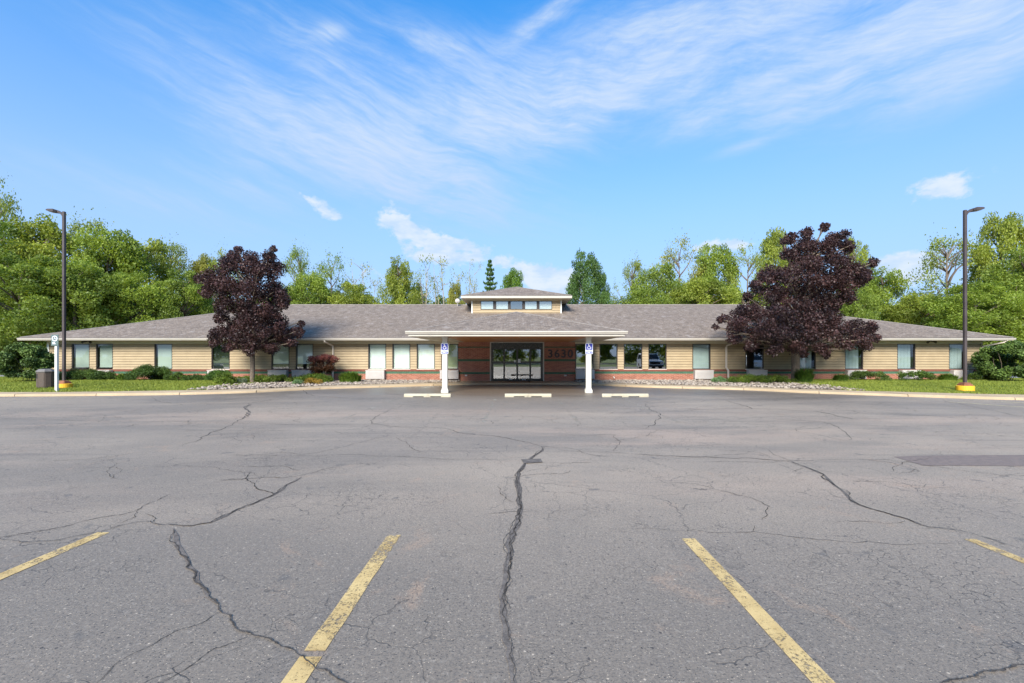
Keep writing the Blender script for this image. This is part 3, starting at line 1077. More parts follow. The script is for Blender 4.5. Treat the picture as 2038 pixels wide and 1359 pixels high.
crack([(600, 950), (570, 965), (545, 985), (510, 1000), (470, 1015), (420, 1040), (380, 1047), (340, 1045), (300, 1038), (260, 1042), (200, 1060), (120, 1075), (60, 1080), (0, 1072), (-60, 1076)], 0.018, 0.012, jit=0.012, z=0.008)
crack([(600, 950), (570, 965), (545, 985), (510, 1000), (470, 1015), (420, 1040), (380, 1047), (340, 1045)], 0.05, 0.03, 'seal', 0.008, 0.004, 'sealed_crack', 1)
crack([(360, 978), (300, 1000), (280, 1012), (240, 1025), (200, 1030), (120, 1050), (60, 1060), (-20, 1072)], 0.013, 0.014)
crack([(280, 1012), (270, 1028), (240, 1042)], 0.010)
crack([(290, 1022), (308, 1030), (306, 1040)], 0.010)
crack([(1570, 918), (1610, 932), (1640, 945), (1660, 965), (1690, 990), (1710, 1005), (1760, 1020), (1810, 1035), (1850, 1050), (1900, 1055), (1960, 1070), (2040, 1094), (2120, 1110)], 0.022, 0.014, z=0.008)
crack([(1575, 918), (1610, 932), (1640, 945), (1660, 965), (1690, 990), (1710, 1005), (1760, 1020), (1810, 1035), (1850, 1050)], 0.06, 0.03, 'seal', 0.008, 0.004, 'sealed_crack', 1)
crack([(1230, 1052), (1380, 1055), (1450, 1060), (1500, 1058), (1570, 1068), (1650, 1075), (1750, 1080), (1900, 1080)], 0.009)
crack([(1500, 1058), (1502, 1046)], 0.008)
crack([(1660, 1040), (1720, 1038), (1770, 1043), (1800, 1036)], 0.009)
crack([(1870, 1366), (1905, 1354), (1930, 1349), (1960, 1338), (2000, 1332), (2050, 1322)], 0.016, 0.022, jit=0.012, z=0.008)
crack([(598, 774), (610, 784), (628, 788), (700, 793), (820, 793)], 0.07, 0.03, 'seal')
crack([(625, 789), (600, 790), (540, 795), (500, 802), (486, 812), (496, 820), (482, 834), (440, 855), (415, 865), (362, 888)], 0.035, 0.022)
crack([(500, 805), (486, 812), (496, 820), (484, 834)], 0.07, 0.06, 'seal', z=0.008)
crack([(806, 804), (756, 825), (737, 837), (742, 843), (786, 849), (884, 852), (919, 862), (960, 866), (1010, 872), (1045, 880), (1076, 889)], 0.026, 0.022)
crack([(-20, 832), (200, 838), (400, 840), (600, 846), (740, 845)], 0.016, 0.018)
crack([(1080, 921), (1180, 920)], 0.012)
crack([(1110, 895), (1240, 902), (1350, 908), (1500, 912), (1572, 918)], 0.020, 0.024)
crack([(1400, 918), (1500, 920), (1640, 915), (1780, 913)], 0.014)
crack([(1575, 918), (1540, 905), (1530, 895)], 0.012)
crack([(1282, 803), (1292, 811), (1306, 821), (1314, 831), (1304, 842), (1286, 854)], 0.028)
crack([(1312, 818), (1430, 814), (1500, 813), (1620, 818)], 0.026)
crack([(1445, 797), (1480, 807), (1497, 814)], 0.03, 0.05)
crack([(1620, 818), (1660, 826), (1700, 835)], 0.045, 0.03)
crack([(1530, 833), (1640, 840), (1675, 856), (1695, 874)], 0.024, 0.018)
crack([(1880, 798), (1950, 812), (2040, 830)], 0.02)
crack([(1060, 868), (1225, 865), (1236, 880), (1228, 890), (1222, 898)], 0.014)
crack([(500, 940), (488, 952), (510, 970), (540, 980), (545, 984)], 0.020, 0.028)
crack([(436, 955), (480, 955), (490, 952)], 0.014)
crack([(0, 782 + 20), (120, 806), (300, 800), (420, 803), (500, 805)], 0.018)
crack([(520, 905), (560, 900), (600, 905), (660, 895), (720, 880), (780, 865)], 0.013)
crack([(430, 905), (560, 908), (700, 905), (860, 912), (1019, 918)], 0.012)
crack([(990, 968), (1000, 985), (1022, 1000)], 0.012)
crack([(300, 790), (320, 800), (370, 806)], 0.02)
for k_ in range(5):
    off = CR.uniform(-9, 9)
    a_ = CR.randint(0, 8)
    crack([(p[0] + off * (p[1] - 880) / 300 + CR.uniform(-2, 2), p[1]) for p in seal_path[a_:a_ + CR.randint(6, 11)]], 0.012, 0.006, jit=0.012, z=0.008)
# a web of short hairline cracks over the worn lanes
for k_ in range(190):
    x_, y_ = CR.uniform(-13, 13), 4.5 + 12.5 * CR.random() ** 0.9
    if abs(x_) > y_ * 1.15:
        continue
    an = CR.gauss(0, 0.5) if CR.random() < 0.7 else CR.uniform(0, 3.14)
    q_ = [Vector((x_, y_))]
    for _ in range(CR.randint(3, 9)):
        an += CR.gauss(0, 0.45)
        q_.append(q_[-1] + Vector((math.cos(an), math.sin(an) * 0.8)) * CR.uniform(0.12, 0.45))
    px_ = [(CX + v.x * F / v.y, CY + H * F / v.y) for v in q_]
    crack(px_, CR.uniform(0.008, 0.018), CR.uniform(0.005, 0.012), sub=2)
# darker repair patch on the right and a small square one on the centre crack
pp = [G(1778, 909), G(1830, 907), G(2100, 905), G(2100, 928), G(1900, 927), G(1838, 927), G(1812, 919)]
MB().poly([(p.x, p.y, 0.004) for p in pp]).obj('repair_patch', M['patch'], LOT)
pp = [G(1037, 915), G(1076, 914), G(1080, 921), G(1042, 923)]
MB().poly([(p.x, p.y, 0.011) for p in pp]).obj('repair_patch', M['seal'], LOT)

# wheel stops
ws0 = None
for i, (a, b, lab) in enumerate(((805, 897, 'cream concrete wheel stop reaching in front of the left canopy column'),
                                 (1005, 1097, 'cream concrete wheel stop in line with the entrance doors'),
                                 (1197, 1291, 'cream concrete wheel stop right of the right canopy column'))):
    D = 17.95
    cx = ((a + b) / 2 - CX) * D / F
    if ws0 is None:
        L = 1.83
        prof = [(-0.075, 0.0), (-0.075, 0.06), (-0.05, 0.118), (-0.03, 0.13), (0.03, 0.13), (0.05, 0.118), (0.075, 0.06), (0.075, 0.0)]
        mb = MB()
        # solid lengths with two drain slots under the bar
        cuts = [(-L / 2, -0.56, 0.0), (-0.56, -0.14, 0.035), (-0.14, 0.12, 0.0), (0.12, 0.54, 0.035), (0.54, L / 2, 0.0)]
        for x0, x1, zb in cuts:
            pr = [(y, max(z, zb)) for y, z in prof]
            mb.loft([[(x, y * (0.9 if abs(x) > L / 2 - 0.01 else 1), z * (0.97 if abs(x) > L / 2 - 0.01 else 1)) for y, z in pr] for x in (x0, x0 + 0.02 if x0 > -L / 2 + 1e-3 else x0 + 0.03, x1 - 0.03, x1)])
        ws0 = mb.obj('wheel_stop', M['stop'])
        o = ws0
    else:
        o = copy_tree(ws0)
    o.location = (cx, D, 0.0)
    o.rotation_euler = (0, 0, R((0.4, -0.3, 0.6)[i]))
    tag(o, lab, 'wheel stop', 'concrete wheel stops before the entrance')

# ------------------------------------------------------------------ the building
B = thing('office_building', 'long single-storey tan-sided office building with brick base, hipped grey roof and entrance canopy', 'building', (0, 0, 0))
WS = WALL_Y / F
XL, XR = -28.4, 28.2
EY, EZ = 26.85, 2.71          # eave line
EX = 29.3
HW = 10.3                     # half depth of the roof
RZ = 5.79
SL = (RZ - EZ) / HW
BACK = 46.6


def X(px):
    return (px - CX) * WS


wins = [(143, 178.5, 'g'), (191.5, 225, 'g'), (307.5, 343, 'g'), (421, 457.5, 'd'), (540, 576, 'w'), (588.5, 623.5, 'w'), (733, 768.5, 'W'), (781, 816.5, 'W'), (829.5, 865.5, 'W'), (878.5, 912, 'o'),
        (1145.5, 1181, 'n'), (1193, 1229, 'n'), (1241.5, 1278, 'n'), (1290.5, 1326.5, 'n'), (1378, 1414, 'b'), (1483.5, 1520, 'n'), (1587, 1623.5, 'b'), (1681.5, 1717.5, 'b'), (1785.5, 1821.5, 'b'), (1888.5, 1924, 'b')]
ZW0, ZW1 = 0.81, 2.36

# foundation brick, rowlock ledge, green band
mb = MB().box(XL, X(976), WALL_Y, WALL_Y + 0.25, -0.05, 0.70).box(X(1082), XR, WALL_Y, WALL_Y + 0.25, -0.05, 0.70)
mb.box(XL, XL + 0.25, WALL_Y + 0.25, BACK, -0.05, 0.70).box(XR - 0.25, XR, WALL_Y + 0.25, BACK, -0.05, 0.70)
mb.box(X(912.5), X(976), WALL_Y - 0.05, WALL_Y - 0.002, -0.05, 2.53).box(X(1082), X(1144.5), WALL_Y - 0.05, WALL_Y - 0.002, -0.05, 2.53)
mb.box(X(976), X(1082), WALL_Y - 0.05, WALL_Y + 0.2, 2.49, 2.53)
mb.obj('brick_wall', M['brick'], B)
mb = MB()
for a, b in ((XL - 0.03, X(912.4)), (X(1144.6), XR + 0.03)):
    mb.box(a, b, WALL_Y - 0.035, WALL_Y + 0.28, 0.702, 0.80)
mb.box(XL - 0.03, XL + 0.28, WALL_Y + 0.285, BACK, 0.702, 0.80).box(XR - 0.28, XR + 0.03, WALL_Y + 0.285, BACK, 0.702, 0.80)
mb.obj('brick_ledge', M['rowlock'], B)
mb = MB()
for a, b in ((XL - 0.004, X(912.3)), (X(1144.7), XR + 0.004)):
    mb.box(a, b, WALL_Y - 0.006, WALL_Y + 0.1, 0.55, 0.675)
for z0, z1 in ((0.52, 0.65), (1.30, 1.43), (2.12, 2.19)):
    mb.box(X(912.2), X(976), WALL_Y - 0.056, WALL_Y - 0.04, z0, z1).box(X(1082), X(1144.8), WALL_Y - 0.056, WALL_Y - 0.04, z0, z1)
mb.obj('green_brick_band', M['green'], B)

# backing wall, coloured dark as shade in the gaps, then each siding board
segs = []
edges = [XL] + [v for w in wins for v in (X(w[0]), X(w[1]))] + [XR]
for i in range(0, len(edges), 2):
    a, b = edges[i], edges[i + 1]
    if a < 0 < b:
        continue
    segs.append((a, b))
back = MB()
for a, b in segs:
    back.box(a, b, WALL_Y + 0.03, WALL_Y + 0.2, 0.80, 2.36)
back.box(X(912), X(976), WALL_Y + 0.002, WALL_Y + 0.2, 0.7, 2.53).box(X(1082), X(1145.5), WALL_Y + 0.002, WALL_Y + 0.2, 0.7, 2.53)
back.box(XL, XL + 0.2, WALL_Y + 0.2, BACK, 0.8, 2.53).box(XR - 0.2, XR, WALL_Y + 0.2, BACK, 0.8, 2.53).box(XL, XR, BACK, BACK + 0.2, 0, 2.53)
back.obj('wall_backing', M['gap_shade'], B)
NB = 10
bh = (ZW1 - 0.80) / NB


def board(a, b, y, z, h, face=0):
    """tapered lap board: lower edge proud of the one beneath"""
    pr = [(0.028, 0.0), (0.028, -0.026), (0.026, -0.030 + 0.002), (0.028, h * 0.2)]
    rings = []
    for x in (a, b):
        rings.append([(x, y + 0.028, z + 0.014), (x, y - 0.028, z + 0.014), (x, y - 0.030, z + 0.020), (x, y + 0.004, z + h), (x, y + 0.028, z + h)])  # gap below each board shows the dark backing as a shade line
    return MB().loft(rings)


for a, b in segs:
    for r in range(NB):
        board(a + 0.004, b - 0.004, WALL_Y, 0.80 + r * bh, bh, 0).obj('siding_board', M['siding'], B)
for sx, s in ((XL, 1), (XR, -1)):
    for r in range(NB):
        z = 0.80 + r * bh
        rings = [[(sx + s * 0.03, y, z), (sx - s * 0.022, y, z), (sx - s * 0.024, y, z + 0.008), (sx + s * 0.012, y, z + bh), (sx + s * 0.03, y, z + bh)] for y in (WALL_Y + 0.06, BACK)]
        MB().loft(rings).obj('siding_board', M['siding'], B)
# corner boards, frieze
MB().box(XL - 0.035, XL + 0.09, WALL_Y - 0.04, WALL_Y + 0.06, 0.80, 2.36).obj('corner_board', M['white'], B)
MB().box(XR - 0.09, XR + 0.035, WALL_Y - 0.04, WALL_Y + 0.06, 0.80, 2.36).obj('corner_board', M['siding'], B)
MB().box(XL - 0.03, X(912.5), WALL_Y - 0.045, WALL_Y + 0.2, 2.36, 2.545).box(X(1144.5), XR + 0.03, WALL_Y - 0.045, WALL_Y + 0.2, 2.36, 2.545).obj('frieze_board', M['frieze'], B)

# windows
for a, b, kd in wins:
    x0, x1 = X(a), X(b)
    t = 0.045
    mb = MB()
    y0, y1 = WALL_Y + 0.0, WALL_Y + 0.10
    mb.box(x0, x0 + t, y0, y1, ZW0 + t, ZW1).box(x1 - t, x1, y0, y1, ZW0 + t, ZW1).box(x0 + t, x1 - t, y0, y1, ZW1 - t, ZW1).box(x0, x1, y0, y1, ZW0, ZW0 + t)
    # deep reveal behind the frame
    mb.box(x0, x0 + 0.02, y1, y1 + 0.12, ZW0, ZW1).box(x1 - 0.02, x1, y1, y1 + 0.12, ZW0, ZW1)
    w = mb.obj('window', M['bronze'], B)
    MB().poly([(x0 + t, y0 + 0.05, ZW0 + t), (x1 - t, y0 + 0.05, ZW0 + t), (x1 - t, y0 + 0.05, ZW1 - t), (x0 + t, y0 + 0.05, ZW1 - t)]).obj('glass', M['glass_dark' if kd in 'nd' else 'glass'], w)
    MB().box(x0 - 0.01, x1 + 0.01, y0 - 0.03, y0 + 0.02, ZW0 - 0.012, ZW0 + 0.022).obj('window_sill', M['ptac_top'] if kd in 'nWd' else M['bronze'], w)
    bm = {'g': 'blind_green', 'd': 'blind_dark', 'w': 'blind_white', 'W': 'blind_white', 'o': 'blind_olive', 'b': 'blind_blue'}.get(kd)
    if bm:
        zb = ZW0 + 0.05
        if kd == 'w':
            zb = ZW0 + 0.33
        if kd == 'g':
            zb = ZW0 + (0.12 if a < 200 else 0.0)
        wz, wx0, wx1 = 0.0, x0 + t + 0.01, x1 - t - 0.01
        if kd == 'b' and a > 1500:
            wx1 -= 0.12
        if kd == 'g':
            wx0 += 0.05
        vert = kd in 'wWob'
        mbb = MB()
        if vert:
            n = int((wx1 - wx0) / 0.085)
            for i in range(n):
                xa = wx0 + (wx1 - wx0) * i / n
                xb = wx0 + (wx1 - wx0) * (i + 1) / n
                dy = random.uniform(-0.004, 0.004)
                mbb.poly([(xa, y0 + 0.135 + dy, zb), (xb + 0.006, y0 + 0.150 + dy, zb), (xb + 0.006, y0 + 0.150 + dy, ZW1 - 0.05), (xa, y0 + 0.135 + dy, ZW1 - 0.05)])
        else:
            n = int((ZW1 - 0.05 - zb) / 0.052)
            for i in range(n):
                za = zb + (ZW1 - 0.05 - zb) * i / n
                zc = zb + (ZW1 - 0.05 - zb) * (i + 1) / n
                mbb.poly([(wx0, y0 + 0.128, za), (wx1, y0 + 0.128, za), (wx1, y0 + 0.148, zc + 0.004), (wx0, y0 + 0.148, zc + 0.004)])
        mbb.obj('blind', M[bm], w)
# dim rooms behind the glass
mb = MB()
mb.poly([(XL + 0.2, 31.5, 0.1), (XR - 0.2, 31.5, 0.1), (XR - 0.2, 31.5, 2.55), (XL + 0.2, 31.5, 2.55)])
mb.poly([(XL + 0.2, WALL_Y + 0.2, 0.1), (XR - 0.2, WALL_Y + 0.2, 0.1), (XR - 0.2, 31.5, 0.1), (XL + 0.2, 31.5, 0.1)])
mb.poly([(XL + 0.2, WALL_Y + 0.2, 2.53), (XR - 0.2, WALL_Y + 0.2, 2.53), (XR - 0.2, 31.5, 2.53), (XL + 0.2, 31.5, 2.53)])
for a, b in ((225, 300), (460, 530), (640, 720), (905, 960), (1100, 1140), (1340, 1370), (1430, 1470), (1540, 1570), (1640, 1670), (1740, 1770), (1840, 1870)):
    mb.box(X((a + b) / 2) - 0.06, X((a + b) / 2) + 0.06, WALL_Y + 0.25, 31.5, 0.1, 2.5)
mb.obj('interior_wall', M['inside'], B)

# through-wall air conditioners
for a, b in ((190, 225), (299, 342), (417, 457), (537, 575), (585, 622), (730, 768), (876, 912.3), (1144.7, 1182), (1379, 1417.5), (1485, 1523), (1682, 1716), (1788, 1824), (1890, 1926)):
    c = (X(a) + X(b)) / 2
    w2 = 0.56
    if 876 <= a <= 877:
        c = X(896) - 0.02
    x0, x1 = c - w2, c + w2
    z0, z1 = 0.245, 0.775
    u = MB().bbox(x0, x1, WALL_Y - 0.30, WALL_Y + 0.1, z0, z1 - 0.03, 0.02).obj('air_conditioner', M['ptac'], B)
    MB().bbox(x0 - 0.015, x1 + 0.015, WALL_Y - 0.33, WALL_Y - 0.04, z1 - 0.028, z1, 0.012).obj('unit_cap', M['ptac_top'], u)
    g = MB()
    for i in range(9):
        z = z0 + 0.04 + i * 0.047
        g.add([(x0 + 0.05, WALL_Y - 0.302, z), (x1 - 0.05, WALL_Y - 0.302, z), (x1 - 0.05, WALL_Y - 0.322, z + 0.008), (x0 + 0.05, WALL_Y - 0.322, z + 0.008),
               (x0 + 0.05, WALL_Y - 0.302, z + 0.030), (x1 - 0.05, WALL_Y - 0.302, z + 0.030)], [(0, 1, 2, 3), (3, 2, 5, 4)])
    g.obj('grille', M['ptac'], u)


# roofs
def roof(name, quads, parent, thick=0.0):
    """quads: list of (points, uaxis) -> planar faces with uv in metres"""
    vs, fs, uvs = [], [], []
    for pts, ua in quads:
        pts = [Vector(p) for p in pts]
        nrm = (pts[1] - pts[0]).cross(pts[2] - pts[0]).normalized()
        u = Vector(ua)
        v = nrm.cross(u).normalized()
        o = len(vs)
        vs += [tuple(p) for p in pts]
        fs.append(tuple(range(o, o + len(pts))))
        uvs += [(p.dot(u), p.dot(v)) for p in pts]
    me = bpy.data.meshes.new(name)
    me.from_pydata(vs, [], fs)
    uvl = me.uv_layers.new(name='UVMap')
    for i, uv in enumerate(uvs):
        uvl.data[i].uv = uv
    me.materials.append(M['shingle'])
    ob = bpy.data.objects.new(name, me)
    COL.objects.link(ob)
    ob.parent = parent
    return ob


EB = EY + 2 * HW
RX = EX - HW
c0, c1, c2, c3 = (-EX, EY, EZ), (EX, EY, EZ), (EX, EB, EZ), (-EX, EB, EZ)
ra, rb = (-RX, EY + HW, RZ), (RX, EY + HW, RZ)
roof('roof', [([c0, c1, rb, ra], (1, 0, 0)), ([c1, c2, rb], (0, 1, 0)), ([c2, c3, ra, rb], (-1, 0, 0)), ([c3, c0, ra], (0, -1, 0))], B)


def caps(name, lines, m, r=0.075):
    for a, b in lines:
        MB().tube([Vector(a), Vector(b)], r, 6).obj(name, m, B)


M['cap'] = simple('ridge_cap_shingle', (0.20, 0.175, 0.16), 0.9, var=0.3, scale=5)
caps('ridge_cap', [(ra, rb)], M['cap'], 0.06)
caps('hip_cap', [((-EX, EY, EZ), ra), ((EX, EY, EZ), rb)], M['cap'], 0.045)
# drip edge, gutter, soffit
CXL, CXR = -4.85, 4.9
mb = MB()
for a, b in ((-EX - 0.02, CXL), (CXR, EX + 0.02)):
    mb.box(a, b, EY - 0.05, EY + 0.02, EZ - 0.032, EZ + 0.006)
mb.box(-EX - 0.04, -EX + 0.02, EY + 0.025, EB, EZ - 0.032, EZ + 0.006).box(EX - 0.02, EX + 0.04, EY + 0.025, EB, EZ - 0.032, EZ + 0.006)
mb.obj('drip_edge', M['dark_edge'], B)


def gutter_y(a, b, y, zt, m, h=0.135, ends=0.0):
    """K-style gutter running along x, front towards -y; ends tapers it to a mitre"""
    pr = [(0, 0), (-0.11, 0), (-0.125, -0.012), (-0.125, -0.04), (-0.105, -0.07), (-0.085, -h), (0, -h)]
    return [[(x, y + py, zt + pz) for py, pz in pr] for x in (a, b)]


mb = MB()
for a, b in ((-EX - 0.05, CXL), (CXR, EX + 0.05)):
    mb.loft(gutter_y(a, b, EY - 0.0, EZ - 0.034, None))
for s in (-1, 1):
    pr = [(0, 0), (-0.11, 0), (-0.125, -0.012), (-0.125, -0.04), (-0.105, -0.07), (-0.085, -0.135), (0, -0.135)]
    mb.loft([[(s * EX - s * py, y, EZ - 0.034 + pz) for py, pz in pr] for y in (EY + 0.002, EB)])
mb.obj('gutter', M['trim'], B)
mb = MB()
mb.box(-EX, EX, EY + 0.002, WALL_Y + 0.2, 2.546, 2.560)
mb.box(-EX, XL + 0.2, WALL_Y + 0.2, EB, 2.546, 2.560).box(XR - 0.2, EX, WALL_Y + 0.2, EB, 2.546, 2.560)
mb.obj('soffit', M['soffit'], B)


def spout(pts, w=0.042):
    s = MB().tube(pts, w, 4, True).obj('downspout', M['spout'], B)
    return s


x = X(657)
spout([(x, EY - 0.05, 2.56), (x, EY - 0.04, 2.46), (X(663), WALL_Y - 0.10, 2.24), (X(664), WALL_Y - 0.07, 2.10), (X(664), WALL_Y - 0.07, 0.86), (X(664), WALL_Y - 0.10, 0.76), (X(664), WALL_Y - 0.12, 0.15)], 0.055)
x = X(1455)
spout([(x, EY - 0.05, 2.56), (x, EY - 0.04, 2.46), (X(1445), WALL_Y - 0.10, 2.24), (X(1444.5), WALL_Y - 0.07, 2.10), (X(1444.5), WALL_Y - 0.07, 0.92), (X(1447.5), WALL_Y - 0.12, 0.74), (X(1447.5), WALL_Y - 0.12, 0.15)], 0.055)
x = X(1976)
spout([(x, EY - 0.05, 2.56), (x, EY - 0.04, 2.46), (X(1954), WALL_Y - 0.10, 2.20), (X(1952), WALL_Y - 0.07, 2.08), (X(1952), WALL_Y - 0.07, 0.95), (X(1957), WALL_Y - 0.12, 0.72), (X(1957), WALL_Y - 0.12, 0.15)], 0.055)

# small twin floodlights under the eaves
for px in (186, 1841):
    x = X(px)
    fl = MB().cyl(x, WALL_Y - 0.35, 2.50, 2.545, 0.06, n=12).obj('floodlight', M['bronze'], B)
    for s in (-1, 1):
        MB().tube([(x + s * 0.03, WALL_Y - 0.36, 2.50), (x + s * 0.16, WALL_Y - 0.42, 2.47), (x + s * 0.26, WALL_Y - 0.47, 2.43)], [0.025, 0.05, 0.075], 10).obj('lamp_head', M['bronze'], fl)

# canopy
KY, KZ = 19.4, 2.68
KX = 4.6
KYC = KY + KX
KRZ = H + (CY - 621) * KYC / F
ksl = (KRZ - KZ) / KX
ymeet = EY + (KRZ - EZ) / SL
yl = EY + 0.0
apex = (0, KYC, KRZ)
rear = (0, ymeet, KRZ)
yk = EY + (KZ - EZ) / SL
roof('canopy_roof', [([(-KX, KY, KZ), (KX, KY, KZ), apex], (1, 0, 0)),
                     ([(KX, KY, KZ), (KX, yk, KZ), rear, apex], (0, 1, 0)),
                     ([(-KX, yk, KZ), (-KX, KY, KZ), apex, rear], (0, -1, 0))], B)
caps('hip_cap', [((-KX, KY, KZ), apex), ((KX, KY, KZ), apex), (apex, rear)], M['cap'], 0.035)
pr = [(0, 0), (-0.11, 0), (-0.125, -0.012), (-0.125, -0.05), (-0.10, -0.085), (-0.085, -0.125), (0, -0.125)]
mb = MB()
mb.loft([[(x, KY + py, KZ - 0.005 + pz) for py, pz in pr] for x in (-KX - 0.12, KX + 0.12)])
for s in (-1, 1):
    mb.loft([[(s * (KX - py), y, KZ - 0.005 + pz) for py, pz in pr] for y in (KY + 0.002, EY - 0.13)])
mb.obj('canopy_gutter', M['trim'], B)
mb = MB()
mb.box(-KX, KX, KY - 0.03, KY + 0.03, 2.455, KZ - 0.135)
for s in (-1, 1):
    mb.box(min(s * (KX - 0.03), s * (KX + 0.03)), max(s * (KX - 0.03), s * (KX + 0.03)), KY + 0.032, EY + 0.3, 2.455, KZ - 0.135)
mb.obj('canopy_fascia', M['trim'], B)
COLX = 3.16
mb = MB()
for s in (-1, 1):
    mb.box(min(s * COLX, s * (KX - 0.035)), max(s * COLX, s * (KX - 0.035)), KY + 0.034, WALL_Y - 0.06, 2.462, 2.480)
mb.obj('canopy_soffit', M['soffit'], B)
# stained planks between the columns
wd = bpy.data.objects.new('plank_soffit', None)
COL.objects.link(wd)
wd.parent = B
n = 28
for i in range(n):
    y0 = KY + 0.04 + (WALL_Y - 0.06 - KY - 0.04) * i / n
    y1 = KY + 0.04 + (WALL_Y - 0.06 - KY - 0.04) * (i + 1) / n
    MB().box(-COLX + 0.002, COLX - 0.002, y0, y1 - 0.012, 2.470 + random.uniform(-0.002, 0.002), 2.490).obj('plank', M['wood'], wd)
MB().box(-KX + 0.03, KX - 0.03, KY + 0.05, WALL_Y + 0.1, 2.495, 2.51).obj('canopy_ceiling', M['dark_edge'], B)
# columns
for s in (-1, 1):
    cx = (886 - CX) * 20.1 / F if s < 0 else (1171 - CX) * 20.1 / F
    c = MB().bbox(cx - 0.115, cx + 0.115, 19.98, 20.21, 0.16, 2.40, 0.012).obj('column', M['column'], B)
    MB().bbox(cx - 0.13, cx + 0.13, 19.965, 20.225, 2.36, 2.46, 0.004).obj('column_cap', M['column'], c)
    MB().bbox(cx - 0.16, cx + 0.16, 19.935, 20.255, 0.0, 0.13, 0.012).bbox(cx - 0.138, cx + 0.138, 19.957, 20.233, 0.13, 0.19, 0.02).obj('column_base', M['column'], c)

# entrance
dy = WALL_Y + 0.06
dx0, dx1 = X(978), X(1080)
dz0, dz1 = 0.11, 2.42
DF = MB()
DF.box(dx0, dx0 + 0.07, dy - 0.05, dy + 0.05, dz0, dz1).box(dx1 - 0.07, dx1, dy - 0.05, dy + 0.05, dz0, dz1).box(dx0 + 0.07, dx1 - 0.07, dy - 0.05, dy + 0.05, 2.08, dz1)
DF.box(dx0, dx1, dy - 0.04, dy + 0.04, dz0 - 0.01, dz0 + 0.02)
DF = DF.obj('entrance_frame', M['black'], B)
MB().box(X(975), X(1083), WALL_Y - 0.085, WALL_Y - 0.02, dz1 + 0.002, dz1 + 0.09).box(X(975) + 0.0, X(977.6), WALL_Y - 0.08, WALL_Y - 0.0, 0.11, dz1).box(X(1080.4), X(1083), WALL_Y - 0.08, WALL_Y, 0.11, dz1).obj('door_trim', M['trim'], DF)
mull = [dx0 + 0.07, X(1003.5), X(1029.5), X(1055.5), dx1 - 0.07]
for i in range(4):
    a, b = mull[i] + 0.004, mull[i + 1] - 0.004
    t = 0.05
    z0, z1, zm0, zm1 = dz0 + 0.02, 2.075, 1.18, 1.30
    oy = dy + (0.0 if i in (1, 2) else 0.03)
    d = MB().box(a, a + t, oy - 0.02, oy + 0.02, z0, z1).box(b - t, b, oy - 0.02, oy + 0.02, z0, z1)
    d.box(a + t, b - t, oy - 0.02, oy + 0.02, z0, z0 + 0.12).box(a + t, b - t, oy - 0.02, oy + 0.02, z1 - 0.06, z1).box(a + t, b - t, oy - 0.02, oy + 0.02, zm0, zm1)
    d = d.obj('door', M['black'], B)
    for q0, q1 in ((z0 + 0.12, zm0), (zm1, z1 - 0.06)):
        MB().poly([(a + t, oy, q0), (b - t, oy, q0), (b - t, oy, q1), (a + t, oy, q1)]).obj('glass', M['glass_door'], d)
    if i in (1, 2):
        sx = b - 0.14 if i == 1 else a + 0.12
        st = 0.05 if i == 1 else 0.08
        MB().box(sx - st, sx + st, oy - 0.026, oy - 0.022, 1.24 if i == 1 else 1.22, 1.36 if i == 1 else 1.44).obj('sticker', M['sign_white'], d)
        MB().box((a + b) / 2 - 0.11, (a + b) / 2 + 0.11, oy - 0.026, oy - 0.021, 0.17, 0.21).obj('sticker', M['sign_white'], d)

for px in (928, 1125):
    o = MB().box(X(px) - 0.07, X(px) + 0.07, WALL_Y - 0.09, WALL_Y - 0.05, 0.40, 0.49).obj('outlet_box', M['ptac'], B)
MB().tube([(X(1221), WALL_Y, 0.36), (X(1221), WALL_Y - 0.12, 0.34), (X(1221) + 0.03, WALL_Y - 0.14, 0.27)], 0.03, 8).obj('hose_bib', M['ptac_top'], B)

DG = None


def text_obj(txt, size, name, m, loc, extrude, offset=0.0, parent=None, sx=1.0):
    cu = bpy.data.curves.new(name, 'FONT')
    cu.body = txt
    cu.size = size
    cu.extrude = extrude
    cu.offset = offset
    cu.align_x = 'CENTER'
    cu.align_y = 'CENTER'
    tmp = bpy.data.objects.new('tmp_text', cu)
    COL.objects.link(tmp)
    bpy.context.view_layer.update()
    me = bpy.data.meshes.new_from_object(tmp.evaluated_get(bpy.context.evaluated_depsgraph_get()))
    bpy.data.objects.remove(tmp)
    bpy.data.curves.remove(cu)
    me.name = name
    me.materials.clear()
    me.materials.append(m)
    o = bpy.data.objects.new(name, me)
    COL.objects.link(o)
    o.rotation_euler = (R(90), 0, 0)
    o.location = loc
    o.scale = (sx, 1, 1)
    if parent is not None:
        o.parent = parent
    return o


for i, ch in enumerate('3630'):
    dg = text_obj(ch, 0.66, 'number_digit', M['number'], (X(1095 + i * 13.2), WALL_Y - 0.085, 1.74), 0.03, 0.0, B, 1.02)
    src = [tuple(v.co) for v in dg.data.vertices]
    fcs = [tuple(p.vertices) for p in dg.data.polygons]
    fat = MB()
    for q, (ox, oz) in enumerate(((0, 0), (0.016, 0), (-0.016, 0), (0, 0.016), (0, -0.016), (0.011, 0.011), (-0.011, 0.011), (0.011, -0.011), (-0.011, -0.011))):
        fat.add([(a + ox, b + oz, c + q * 0.0011) for a, b, c in src], fcs)
    me = bpy.data.meshes.new('number_digit')
    me.from_pydata(fat.v, [], fat.f)
    me.materials.append(M['number'])
    dg.data = me

